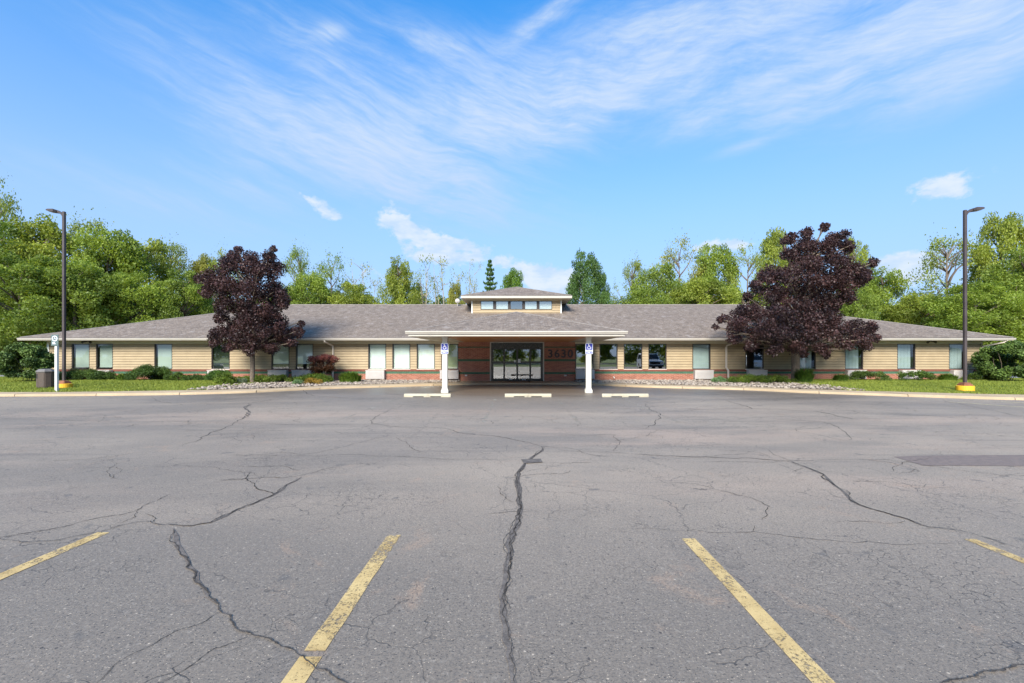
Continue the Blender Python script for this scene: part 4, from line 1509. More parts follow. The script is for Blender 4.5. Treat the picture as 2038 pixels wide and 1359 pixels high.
# clerestory
QY = 33.9
QX = 3.36
QZ1 = 5.93
QC = QY + QX
qw0 = 4.70
core = MB().box(-QX, QX, QY + 0.03, QY + 2 * QX, 4.2, QZ1)
core.obj('clerestory_wall', M['frieze'], B)
qs = QY / F
cw = [(956.6, 982.4), (986.5, 1012), (1015.5, 1040.5), (1044, 1069), (1072.7, 1098.7)]
cz0, cz1 = H + (CY - 616) * qs, H + (CY - 599) * qs


def QXx(px):
    return (px - CX) * qs


hb = 0.16
rows = [(qw0 + hb * i) for i in range(3)]
for z in rows:
    if z + hb <= cz0 + 0.02:
        board(-QX + 0.09, QX - 0.09, QY, z, hb).obj('siding_board', M['siding'], B)
zt = cz1 + 0.02
for (a, b) in ((-QX + 0.09, QXx(956.6)), (QXx(1098.7), QX - 0.09)):
    nrow = 4
    for i in range(nrow):
        z = rows[2] - 0.0 if False else (qw0 + hb * 2) + (zt - qw0 - hb * 2) * i / nrow
        if z >= cz0 - 0.1:
            pass
        board(a, b, QY, z, (zt - qw0 - hb * 2) / nrow).obj('siding_board', M['siding'], B)
for i in range(4):
    MB().box(QXx(cw[i][1]), QXx(cw[i + 1][0]), QY - 0.02, QY + 0.028, cz0, cz1).obj('mullion', M['bronze'], B)
MB().box(QXx(956.6), QXx(1098.7), QY - 0.01, QY + 0.028, qw0 + hb * 2, cz0).obj('siding_board', M['siding'], B)
MB().box(-QX, QX, QY - 0.03, QY + 0.028, zt + 0.006, QZ1).obj('clerestory_frieze', M['frieze'], B)
for s in (-1, 1):
    MB().box(min(s * QX, s * (QX - 0.085)), max(s * QX, s * (QX - 0.085)), QY - 0.035, QY + 0.03, 4.6, zt).obj('corner_board', M['white'], B)
for i, (a, b) in enumerate(cw):
    x0, x1 = QXx(a), QXx(b)
    t = 0.04
    w = MB().box(x0, x0 + t, QY - 0.03, QY + 0.02, cz0, cz1).box(x1 - t, x1, QY - 0.03, QY + 0.02, cz0, cz1).box(x0 + t, x1 - t, QY - 0.03, QY + 0.02, cz0, cz0 + t).box(x0 + t, x1 - t, QY - 0.03, QY + 0.02, cz1 - t, cz1).obj('clerestory_window', M['bronze'], B)
    MB().poly([(x0 + t, QY - 0.012, cz0 + t), (x1 - t, QY - 0.012, cz0 + t), (x1 - t, QY - 0.012, cz1 - t), (x0 + t, QY - 0.012, cz1 - t)]).obj('glass', M['glass_high'], w)
    MB().poly([(x0 + t, QY + 0.01, cz0 + t), (x1 - t, QY + 0.01, cz0 + t), (x1 - t, QY + 0.01, cz1 - t), (x0 + t, QY + 0.01, cz1 - t)]).obj('blind', M['inside'] if i == 2 else M['white'], w)  # middle pane has no blind: dark panel coloured as the dim room
OX = 4.0
oy0 = QC - OX
qz = 6.06
qa = (0, QC, H + (CY - 571) * QC / F)
k4 = [(-OX, oy0, qz), (OX, oy0, qz), (OX, QC + OX, qz), (-OX, QC + OX, qz)]
roof('clerestory_roof', [([k4[0], k4[1], qa], (1, 0, 0)), ([k4[1], k4[2], qa], (0, 1, 0)), ([k4[2], k4[3], qa], (-1, 0, 0)), ([k4[3], k4[0], qa], (0, -1, 0))], B)
caps('hip_cap', [(k4[0], qa), (k4[1], qa)], M['cap'], 0.035)
mb = MB()
mb.box(-OX - 0.05, OX + 0.05, oy0 - 0.05, oy0 + 0.0, qz - 0.21, qz - 0.03).box(-OX - 0.05, -OX, oy0 + 0.002, QC + OX, qz - 0.21, qz - 0.03).box(OX, OX + 0.05, oy0 + 0.002, QC + OX, qz - 0.21, qz - 0.03)
mb.obj('clerestory_fascia', M['trim'], B)
MB().box(-OX - 0.06, OX + 0.06, oy0 - 0.07, oy0 + 0.02, qz - 0.028, qz + 0.004).obj('drip_edge', M['dark_edge'], B)
# sloping soffit tucked back to the wall
mb = MB()
zz = qz - 0.205
i4 = [(-QX, QY, zz - 0.02), (QX, QY, zz - 0.02), (QX, QY + 2 * QX, zz - 0.02), (-QX, QY + 2 * QX, zz - 0.02)]
o4 = [(-OX, oy0, zz), (OX, oy0, zz), (OX, QC + OX, zz), (-OX, QC + OX, zz)]
mb.add(i4 + o4, [(0, 1, 5, 4), (1, 2, 6, 5), (2, 3, 7, 6), (3, 0, 4, 7)])
mb.obj('clerestory_soffit', M['frieze'], B)

# satellite dish on the ridge left of the clerestory
dsh = thing('satellite_dish', 'small pale grey satellite dish on the roof ridge beside the clerestory', 'dish', (-4.75, 36.6, 5.7))
rings = []
for r_, d_ in ((0.02, 0.0), (0.12, 0.012), (0.22, 0.045), (0.30, 0.09)):
    rings.append([(r_ * 0.62 * math.cos(a), d_ - 0.1, 0.36 + r_ * 0.62 * math.sin(a)) for a in [2 * math.pi * i / 16 for i in range(16)]])
MB().loft(rings, True, False).obj('reflector', M['ptac'], dsh, True)
MB().tube([(0, 0.05, -0.25), (0, 0.05, 0.25), (0, -0.08, 0.42)], 0.02, 8).obj('mast', M['ptac'], dsh)
MB().tube([(0, -0.1, 0.15), (0, -0.38, 0.30)], 0.012, 6).obj('feed_arm', M['ptac'], dsh)

o = MB().bbox(X(1005), X(1055), 25.95 + 1.0, 25.95 + 1.42, 0.104, 0.122, 0.008).obj('door_mat', M['mat'])
tag(o, 'dark doormat lying on the concrete before the black entrance doors', 'doormat')

# ------------------------------------------------------------------ parking signs on the columns
for s, px, lab in ((-1, 886, 'blue accessible parking sign on the left canopy column'), (1, 1171.5, 'blue accessible parking sign on the right canopy column')):
    cx = (px - CX) * 20.1 / F
    y = 19.955
    zt, zb = 2.17, 1.70
    sg = thing('accessible_parking_sign', lab, 'sign', (cx, y, (zt + zb) / 2), 'blue accessible parking signs on the canopy columns')
    w2, h2 = 0.160, (zt - zb) / 2

    def rrect(w, h, r, n=5, x0=0, z0=0):
        out = []
        for qx, qz, a0 in ((w - r, h - r, 0), (-w + r, h - r, 90), (-w + r, -h + r, 180), (w - r, -h + r, 270)):
            for i in range(n + 1):
                a = R(a0 + 90 * i / n)
                out.append((x0 + qx + r * math.cos(a), z0 + qz + r * math.sin(a)))
        return out
    MB().prism(rrect(w2, h2, 0.035), -0.003, 0.003).obj('plate', M['sign_white'], sg)
    MB().prism(rrect(w2 - 0.018, 0.135, 0.012, x0=0, z0=h2 - 0.153), -0.006, -0.0032).obj('blue_field', M['sign_blue'], sg)
    MB().prism(rrect(w2 - 0.018, 0.048, 0.025, x0=0, z0=-h2 + 0.066), -0.006, -0.0032).obj('blue_field', M['sign_blue'], sg)
    zc = h2 - 0.153
    sy = MB()
    yf = (-0.009, -0.0065)
    disc = lambda x0, z0, r, n=14: [(x0 + r * math.cos(2 * math.pi * i / n), z0 + r * math.sin(2 * math.pi * i / n)) for i in range(n)]

    def bar(p, q, w):
        p, q = Vector(p), Vector(q)
        d = (q - p).normalized()
        s_ = Vector((-d.y, d.x)) * w / 2
        sy.prism([tuple(p - s_), tuple(q - s_), tuple(q + s_), tuple(p + s_)], *yf)
    sy.prism(disc(-0.02, zc + 0.105, 0.020), *yf)
    bar((-0.018, zc + 0.085), (-0.010, zc + 0.012), 0.024)
    bar((-0.014, zc + 0.045), (0.045, zc + 0.040), 0.014)
    bar((-0.012, zc + 0.008), (0.052, zc + 0.004), 0.020)
    bar((0.048, zc + 0.008), (0.080, zc - 0.070), 0.020)
    bar((0.076, zc - 0.066), (0.104, zc - 0.052), 0.018)
    # wheel: an open ring
    rc, rn = (-0.005, zc - 0.035), 20
    ring_o = [(rc[0] + 0.072 * math.cos(a), rc[1] + 0.072 * math.sin(a)) for a in [R(118 + 250 * i / rn) for i in range(rn + 1)]]
    ring_i = [(rc[0] + 0.053 * math.cos(a), rc[1] + 0.053 * math.sin(a)) for a in [R(118 + 250 * i / rn) for i in range(rn + 1)]]
    for i in range(rn):
        sy.prism([ring_o[i], ring_o[i + 1], ring_i[i + 1], ring_i[i]], *yf)
    sy.obj('wheelchair_symbol', M['sign_white'], sg)
    text_obj('PARKING', 0.062, 'lettering', M['sign_blue'], (0, -0.006, -h2 + 0.145), 0.001, 0.001, sg, 1.0)
    text_obj('ONLY', 0.085, 'lettering', M['sign_white'], (0, -0.009, -h2 + 0.066), 0.001, 0.002, sg, 1.0)


# ------------------------------------------------------------------ lamp posts
def lamp_post(px, py, s, lab, top):
    loc = G(px, py, 0.11)
    t = thing('lamp_post', lab, 'lamp post', (loc.x, loc.y, 0.11), 'tall bronze parking lot lamp posts')
    D = loc.y
    hh = (CY - top) * D / F + H - 0.11
    MB().cyl(0, 0, -0.05, 0.205, 0.31, 0.305, 28).cyl(0, 0, 0.205, 0.22, 0.305, 0.285, 28).obj('concrete_base', M['yellow'], t)
    MB().bbox(-0.19, 0.19, -0.19, 0.19, 0.22, 0.31, 0.03).bbox(-0.14, 0.14, -0.14, 0.14, 0.31, 0.36, 0.02).obj('base_cover', M['rust'], t)
    MB().bbox(-0.054, 0.054, -0.054, 0.054, 0.30, hh, 0.010).obj('pole', M['pole'], t)
    MB().box(-0.03, 0.03, -0.060, -0.055, 0.75, 0.95).obj('hand_hole_cover', M['pole'], t)
    # curved neck and flat head
    prof = [(0.0, hh - 0.26, 0.07), (s * 0.10, hh - 0.10, 0.055), (s * 0.22, hh - 0.02, 0.05), (s * 0.34, hh + 0.02, 0.045)]
    rings = []
    for x, z, h in prof:
        rings.append([(x, -0.045, z - h), (x, 0.045, z - h), (x, 0.045, z + h), (x, -0.045, z + h)])
    MB().loft(rings).obj('neck', M['pole'], t)
    rings = []
    for x, z, h, w in ((0.30, 0.0, 0.04, 0.08), (0.36, 0.02, 0.065, 0.17), (0.62, 0.035, 0.05, 0.17), (0.72, 0.05, 0.02, 0.14)):
        rings.append([(s * x, -w, hh + z - h), (s * x, w, hh + z - h), (s * x, w, hh + z + h), (s * x, -w, hh + z + h)])
    hd = MB().loft(rings).obj('lamp_head', M['pole'], t)
    MB().box(min(s * 0.40, s * 0.60), max(s * 0.40, s * 0.60), -0.12, 0.12, hh - 0.030, hh - 0.014).obj('lens', M['ptac'], hd)
    return t


lp = lamp_post(127.5, 772.5, -1, 'tall lamp post on the left lawn with its head pointing left, beside the trash bin', 421)
lp2 = lamp_post(1920.5, 777.5, 1, 'tall lamp post on a yellow base on the right lawn, head pointing right', 418)

# distant twin floodlight pole on the left
t = thing('lamp_post', 'small distant pole with two floodlights before the wood beyond the left roof', 'lamp post', (-50.8, 57.8, 0.0))
zt = P(232, 604, 57.8).z
MB().cyl(0, 0, 0, zt, 0.10, 0.07, 8).obj('pole', M['pole'], t)
MB().box(-0.55, 0.55, -0.03, 0.03, zt - 0.03, zt + 0.03).obj('crossbar', M['pole'], t)
for s in (-1, 1):
    MB().bbox(s * 0.5 - 0.20, s * 0.5 + 0.20, -0.22, 0.0, zt + 0.03, zt + 0.22, 0.03).obj('lamp_head', M['ptac_top'], t)

# permit sign and post
loc = G(113, 779, 0.098)
D = loc.y
t = thing('permit_sign', 'square grey-green parking sign on a white post at the lawn edge by the trash bin', 'sign', (loc.x, D, 0.095))
zs = P(112, 666, D).z - 0.095
MB().bbox(-0.050, 0.050, -0.050, 0.050, -0.05, zs - 0.42, 0.008).obj('post', M['white'], t)
MB().box(-0.155, 0.155, -0.085, -0.075, zs - 0.47, zs).obj('plate', M['sign_green'], t)
ro = [(0.118 * math.cos(2 * math.pi * i / 28), 0.118 * math.sin(2 * math.pi * i / 28) + zs - 0.165) for i in range(28)]
ri = [(0.088 * math.cos(2 * math.pi * i / 28), 0.088 * math.sin(2 * math.pi * i / 28) + zs - 0.165) for i in range(28)]
mb = MB()
for i in range(28):
    j = (i + 1) % 28
    mb.prism([ro[i], ro[j], ri[j], ri[i]], -0.092, -0.0855)
mb.obj('ring', M['sign_white'], t)
mb = MB().prism([(-0.045, zs - 0.20), (-0.01, zs - 0.11), (0.005, zs - 0.11), (-0.025, zs - 0.20)], -0.092, -0.0855)
mb.prism([(0.0, zs - 0.10), (0.05, zs - 0.19), (0.034, zs - 0.205), (-0.008, zs - 0.125)], -0.0925, -0.0856)
mb.obj('emblem', M['sign_white'], t)
MB().box(-0.10, 0.02, -0.090, -0.0855, zs - 0.345, zs - 0.32).box(-0.10, 0.04, -0.090, -0.0855, zs - 0.40, zs - 0.375).obj('small_print', M['sign_white'], t)

# trash bin
loc = G(91, 772, 0.11)
t = thing('trash_bin', 'dark brown panelled outdoor trash bin with square opening on the left lawn', 'bin', (loc.x, loc.y, 0.10))
t.rotation_euler = (0, 0, R(-28))
t.scale = (0.80, 0.80, 1.12)
r8 = 0.40


def octo(r, z, n=8):
    return [(r * math.cos(R(22.5 + 45 * i)), r * math.sin(R(22.5 + 45 * i)), z) for i in range(n)]


MB().loft([octo(0.37, 0.0), octo(0.37, 0.03), octo(0.385, 0.035), octo(0.385, 0.68)]).obj('body', M['bin'], t)
MB().loft([octo(0.42, 0.68), octo(0.42, 0.72), octo(0.30, 0.80), octo(0.26, 0.81)]).obj('lid', M['bin_lid'], t)
for i in range(8):
    a = R(45 * i)
    wdt = 0.385 * math.cos(R(22.5))
    cx, cy = math.cos(a), math.sin(a)
    pn = MB()
    hw = 0.128
    tx, ty = -cy, cx
    pn_pts = []
    for off, hw_ in ((0.001, hw), (0.016, hw - 0.008)):
        pn_pts.append([(cx * (wdt + off) + tx * u, cy * (wdt + off) + ty * u, z) for u, z in ((-hw_, 0.07), (hw_, 0.07), (hw_, 0.63), (-hw_, 0.63))])
    pn.loft(pn_pts)
    pn.obj('side_panel', M['bin'], t)
    if i == 6:
        q = [(cx * (wdt + 0.019) + tx * u, cy * (wdt + 0.019) + ty * u, z) for u, z in ((-0.085, 0.42), (0.085, 0.42), (0.085, 0.60), (-0.085, 0.60))]
        MB().poly(q).obj('opening', M['void'], t)


# ------------------------------------------------------------------ vegetation
def limb(mb, a, b, r0, r1, bend=0.12, rng=random, n=6):
    a, b = Vector(a), Vector(b)
    L = (b - a).length
    pts, rad = [], []
    off = Vector((rng.uniform(-1, 1), rng.uniform(-1, 1), rng.uniform(-0.2, 1))) * L * bend
    for i in range(5):
        t = i / 4
        pts.append(a.lerp(b, t) + off * math.sin(t * math.pi) + Vector((rng.uniform(-1, 1), rng.uniform(-1, 1), 0)) * L * 0.015)
        rad.append(r0 + (r1 - r0) * t)
    mb.tube(pts, rad, n)


def tree_proto(seed, kind):
    """returns (trunk mesh, crown mesh) for a tree 10 m high and 8 m wide"""
    rng = np.random.default_rng(seed)
    rr = random.Random(seed)
    mb = MB()
    if kind in ('dense', 'sparse', 'round'):
        nc = {'dense': 75, 'sparse': 62, 'round': 85}[kind]
        h0 = {'dense': 1.2, 'sparse': 2.4, 'round': 0.6}[kind]
        cc, cr = [], []
        lob = [(rr.uniform(0, 6.28), rr.uniform(0.15, 0.95), rr.uniform(0.12, 0.34)) for _ in range(7)]
        for i in range(nc):
            t = rng.random() ** 0.85
            a = rng.uniform(0, 2 * math.pi)
            if kind == 'sparse':
                env = 4.0 * math.sin(math.pi * min(1, t * 0.80 + 0.16)) ** 0.8
            elif kind == 'round':
                env = 4.0 * math.sin(math.pi * (t * 0.86 + 0.12)) ** 0.5
            else:
                env = 4.0 * math.sin(math.pi * (t * 0.84 + 0.13)) ** 0.62
            for la, lt, lw in lob:
                env *= 1 - lw * math.exp(-((a - la + math.pi) % (2 * math.pi) - math.pi) ** 2 / 0.5 - (t - lt) ** 2 / 0.03)
            rad = env * (0.35 + 0.65 * rng.random() ** 0.5)
            z = h0 + (9.4 - h0) * t
            cc.append((rad * math.cos(a), rad * math.sin(a), z))
            cr.append(rng.uniform(0.55, 1.15) * (0.85 if kind == 'sparse' else 1.0) * (0.72 if t > 0.85 else 1))
        per = {'dense': 520, 'sparse': 210, 'round': 560}[kind]
        ls = {'dense': 0.18, 'sparse': 0.155, 'round': 0.18}[kind]
        cc = np.array(cc)
        c, tint = clump_leaves(cc, cr, per, rng, 0.75, 0.15 if kind == 'sparse' else 0.35)
        # stray twigs of leaves beyond the outline
        ex = cc[rng.integers(0, nc, 900 if kind == 'sparse' else 60)] * np.array([1.06, 1.06, 1.03]) + rng.normal(0, 0.38, (900 if kind == 'sparse' else 60, 3))
        c = np.concatenate([c, ex])
        tint = np.concatenate([tint, rng.uniform(0.2, 0.9, len(ex))])
        top = Vector((rr.uniform(-0.3, 0.3), rr.uniform(-0.3, 0.3), 8.6))
        mb.tube([(0, 0, -0.3), (0.03, 0, 2.0), (-0.05, 0.06, 4.0), (0.05, 0, 6.5), tuple(top)], [0.26, 0.20, 0.15, 0.09, 0.03], 8)
        for i in range(0, nc, 2):
            b = Vector(cc[i])
            z0 = max(1.2, b.z - math.hypot(b.x, b.y) * rr.uniform(0.5, 1.0))
            limb(mb, (0, 0, min(z0, 8.0)), b, 0.075, 0.018, 0.10, rr, 5)
        return mb, c, tint, ls
    if kind == 'conifer':
        c, tint = [], []
        mb.tube([(0, 0, -0.2), (0, 0, 5), (0, 0, 10)], [0.22, 0.13, 0.02], 8)
        z = 0.8
        while z < 9.9:
            R0 = 4.0 * (1 - (z / 10.2)) ** 0.85 * rr.uniform(0.75, 1.15) + 0.12
            nb = 9 if z < 7 else 6
            a0 = rr.uniform(0, 6.28)
            for j in range(nb):
                a = a0 + 6.28 * j / nb + rr.uniform(-0.25, 0.25)
                L = R0 * rr.uniform(0.65, 1.15)
                n = int(26 + L * 60)
                u = rng.random(n) ** 0.7
                w = (1 - u) * 0.35 * L + 0.10
                s = rng.normal(0, 1, n) * w * 0.55
                px_ = np.cos(a) * u * L - np.sin(a) * s
                py_ = np.sin(a) * u * L + np.cos(a) * s
                pz_ = z - 0.10 * u * L + 0.18 * u ** 3 * L - np.abs(rng.normal(0, 0.12, n)) * (0.5 + w)
                c.append(np.stack([px_, py_, pz_], 1))
                tint.append(np.clip(rng.normal(0.4, 0.2) + rng.normal(0, 0.15, n) + 0.25 * u, 0, 1))
                mb.tube([(0, 0, z), (math.cos(a) * L * 0.9, math.sin(a) * L * 0.9, z - 0.05 * L)], [0.03, 0.008], 4)
            z += rr.uniform(0.32, 0.48)
        return mb, np.concatenate(c), np.concatenate(tint), 0.22
    if kind == 'bare':
        # thin trunks with few leaves
        cc, cr = [], []
        for q in range(4):
            bx, by = rr.uniform(-1.5, 1.5), rr.uniform(-1, 1)
            tx, ty, tz = bx + rr.uniform(-1.2, 1.2), by + rr.uniform(-1, 1), rr.uniform(7.5, 10)
            mb.tube([(bx, by, -0.2), ((bx + tx) / 2 + rr.uniform(-.2, .2), by, tz * 0.5), (tx, ty, tz)], [0.15, 0.10, 0.02], 6)
            for i in range(9):
                z = rr.uniform(0.35, 1.0) * tz
                f = z / tz
                px_, py_ = bx + (tx - bx) * f, by + (ty - by) * f
                e = (px_ + rr.uniform(-1.7, 1.7), py_ + rr.uniform(-1.5, 1.5), z + rr.uniform(0.2, 0.9))
                limb(mb, (px_, py_, z), e, 0.04, 0.01, 0.1, rr, 4)
                cc.append(e)
                cr.append(rr.uniform(0.4, 0.8))
        c, tint = clump_leaves(np.array(cc), cr, 70, rng, 0.9, 0.05)
        return mb, c, tint, 0.19


PROTO = {}


def get_proto(key):
    if key not in PROTO:
        kind, seed = key.split('_')
        mb, c, tint, ls = tree_proto(int(seed), kind)
        lm = M['leaf_conifer'] if kind == 'conifer' else M['leaf_green']
        tm = bpy.data.meshes.new('trunk')
        tm.from_pydata(mb.v, [], mb.f)
        tm.materials.append(M['bark'] if kind != 'bare' else M['bark_pale'])
        tm.polygons.foreach_set('use_smooth', [True] * len(tm.polygons))
        rg = np.random.default_rng(int(seed) + 50)
        cm = np_mesh('crown', leaf_quads(c, np.full(len(c), ls), 0.35, 0.65, rg), 4, lm, tint)
        PROTO[key] = (tm, cm, c, tint, ls)
    return PROTO[key]


def tree(key, px, top, wpx, D, label, col, rot=0.0, base=0.0, name='tree', group=None):
    tm, cm = get_proto(key)[:2]
    zt = H + (CY - top) * D / F
    t = thing(name, label, 'tree', ((px - CX) * D / F, D, base), group)
    w = wpx * D / F
    t.scale = (w / 8.0, w / 8.0, (zt - base) / 9.8)
    t.rotation_euler = (0, 0, rot)
    link_mesh('trunk', tm, t)
    c = link_mesh('crown', cm, t)
    c.color = (*col, 1)
    return t


Yl = (1.16, 1.12, 0.85)
Gr = (0.92, 1.0, 0.80)
Ol = (1.02, 1.0, 0.92)
Dk = (0.62, 0.78, 0.72)
Br = (1.02, 1.10, 0.80)
Tn = (1.28, 1.06, 1.05)
TREES = [
    ('sparse_1', -4, 342, 130, 48, 'tallest thin-leaved tree at the far left edge of the wood', Ol),
    ('dense_2', -40, 425, 250, 45, 'dark green dense tree cut by the left edge of the view', Dk),
    ('dense_3', 84, 434, 190, 47, 'bright yellow-green tree just left of the left lamp post', Yl),
    ('sparse_4', 185, 432, 140, 55, 'loose-topped tree rising right beside the left lamp post head', Ol),
    ('dense_5', 215, 447, 180, 50, 'dense mid-green tree behind the distant floodlight pole', Br),
    ('dense_2', 292, 472, 150, 54, 'rounded yellow-green tree in the middle of the left wood', Yl),
    ('sparse_4', 340, 478, 120, 60, 'grey-green thin tree peering over the left wood', Ol),
    ('round_6', 366, 535, 130, 47, 'full dark green tree next to the left purple maple', Gr),
    ('round_6', 262, 540, 160, 44, 'low dense tree over the left roof slope', Br),
    ('round_7', 150, 520, 190, 41, 'shaded low tree directly behind the left lamp post', Gr),
    ('round_6', 40, 500, 220, 39, 'low leafy tree above the round bush at the left corner', Gr),
    ('dense_3', 408, 507, 85, 62, 'pale olive tree half hidden behind the left purple maple', Tn),
    ('sparse_1', 440, 490, 95, 60, 'light green tree rising above the left purple maple crown', Yl),
    ('sparse_4', 598, 488, 95, 58, 'airy tall tree to the right of the left purple maple', Gr),
    ('sparse_1', 660, 500, 100, 60, 'airy tree with two tops above the roof ridge, left part', Gr),
    ('bare_8', 722, 522, 90, 62, 'half bare small tree above the left roof ridge', Tn),
    ('round_7', 618, 545, 130, 52, 'full yellow-green tree along the left roof ridge, nearest the maple', Br),
    ('round_6', 700, 562, 140, 53, 'low wide yellow-green tree along the left roof ridge', Yl),
    ('dense_5', 792, 508, 90, 58, 'slender bright tree standing highest left of the clerestory', Yl),
    ('bare_9', 845, 512, 90, 60, 'thin bare-branched tree next to the slender bright one', Ol),
    ('bare_8', 885, 512, 90, 62, 'leafless-looking pale trunks against white cloud', Tn),
    ('dense_3', 908, 562, 55, 56, 'small olive tree touching the clerestory eave', Tn),
    ('bare_9', 940, 520, 55, 63, 'pair of thin pale stems beside the narrow conifer', Tn),
    ('conifer_10', 975, 520, 88, 57, 'narrow dark conifer just left of the clerestory peak', (1.0, 1.1, 0.9)),
    ('dense_3', 1022, 535, 78, 58, 'broad green conifer-like tree directly behind the clerestory peak', (0.6, 0.85, 0.6)),
    ('dense_5', 1162, 494, 98, 50, 'tall dark evergreen right of the clerestory', (0.42, 0.62, 0.75)),
    ('dense_2', 1198, 540, 52, 52, 'short evergreen leaning on the tall one right of the clerestory', (0.45, 0.65, 0.75)),
    ('sparse_4', 1258, 512, 95, 60, 'airy thin tree right of the tall dark evergreen', Ol),
    ('dense_2', 1310, 525, 140, 56, 'broad green tree above the right roof ridge', Gr),
    ('sparse_1', 1352, 470, 120, 60, 'tall brownish-green tree over the right roof ridge', Tn),
    ('dense_5', 1418, 480, 125, 59, 'tall round-topped yellow-green tree over the right ridge', Br),
    ('round_7', 1400, 555, 170, 52, 'low bright tree left of the right purple maple', Yl),
    ('round_6', 1290, 572, 150, 52, 'low green mass of leaves behind the right roof ridge', Gr),
    ('sparse_1', 1488, 482, 105, 57, 'branching yellowish tree touching the right purple maple', Yl),
    ('dense_3', 1545, 455, 95, 60, 'golden-green treetop above the right purple maple shoulder', Yl),
    ('dense_2', 1700, 470, 80, 60, 'tall golden tree peeking out behind the right maple', Yl),
    ('dense_5', 1755, 530, 125, 54, 'green tree right behind the purple maple, near its right side', Br),
    ('round_6', 1700, 560, 110, 50, 'low green tree seen through the gap in the right maple', Gr),
    ('sparse_4', 1885, 462, 160, 50, 'open-branched tree behind the right lamp post', Yl),
    ('round_7', 1835, 585, 150, 50, 'low bright green tree over the right roof slope', Yl),
    ('dense_3', 1990, 425, 130, 49, 'tallest bright tree right of the right lamp post', Yl),
    ('dense_5', 2040, 490, 190, 44, 'dense green tree cut by the right edge of the view', Gr),
    ('round_6', 1940, 560, 190, 43, 'low spreading tree behind the right lamp post', Br),
    ('dense_2', 2085, 455, 190, 50, 'far right bright tree mostly beyond the view edge', Yl),
]
for i, (key, px, top, w, D, lab, col) in enumerate(TREES):
    tree(key, px, top, w, D, lab, col, rot=(i * 2.39) % 6.28, group='trees behind the building')


def merged(name, items, mats, label):
    """one mass of leaves made of scaled copies of a tree crown"""
    V, T = [], []
    rg = np.random.default_rng(99)
    for key, x, y, z0, h, w in items:
        c, tint, ls = get_proto(key)[2:5]
        sel = rg.random(len(c)) < 0.3
        a = rg.uniform(0, 6.28)
        p = c[sel]
        p = np.stack([p[:, 0] * math.cos(a) - p[:, 1] * math.sin(a), p[:, 0] * math.sin(a) + p[:, 1] * math.cos(a), p[:, 2]], 1) * np.array([w / 8, w / 8, h / 9.8]) + np.array([x, y, z0])
        V.append(leaf_quads(p, np.full(len(p), ls * w / 8 * 1.9), 0.35, 0.7, rg))
        T.append(tint[sel])
    o = link_mesh(name, np_mesh(name, np.concatenate(V), 4, mats, np.concatenate(T)))
    o.color = (0.9, 0.95, 0.85, 1)
    return tag(o, label, kind='stuff')


rr = random.Random(3)
items = []
for i in range(34):
    x = -62 + 124 * i / 33
    pxx = CX + x * 1.1 * F / 64
    hh = 11.5 if 520 < pxx < 930 else (10.8 if 1225 < pxx < 1480 else (5.5 if 1000 < pxx < 1130 else 9.5))
    items.append((('round_6', 'round_7')[i % 2], x * (66 / 60), 64 + rr.uniform(-3, 4), -0.5, hh * rr.uniform(0.9, 1.06), rr.uniform(5.5, 7.5)))
for i in range(7):
    items.append(('round_7', -78 + i * 7.5, 50 + rr.uniform(-2, 2), -0.5, rr.uniform(4, 6), 7.5))
    items.append(('round_6', 38 + i * 7.5, 46 + rr.uniform(-2, 2), -0.5, rr.uniform(4, 6), 7.5))
merged('woodland_undergrowth', items, M['leaf_green'], 'leafy undergrowth filling the wood behind the building')
items = []
for i in range(22):
    items.append((('dense_2', 'round_6', 'dense_5')[i % 3], -75 + 150 * i / 21 + rr.uniform(-2, 2), -52 + rr.uniform(-5, 5), -0.3, rr.uniform(9, 15), rr.uniform(8, 11)))
merged('woodland', items, M['leaf_green'], 'wood across the road mirrored in the building windows')


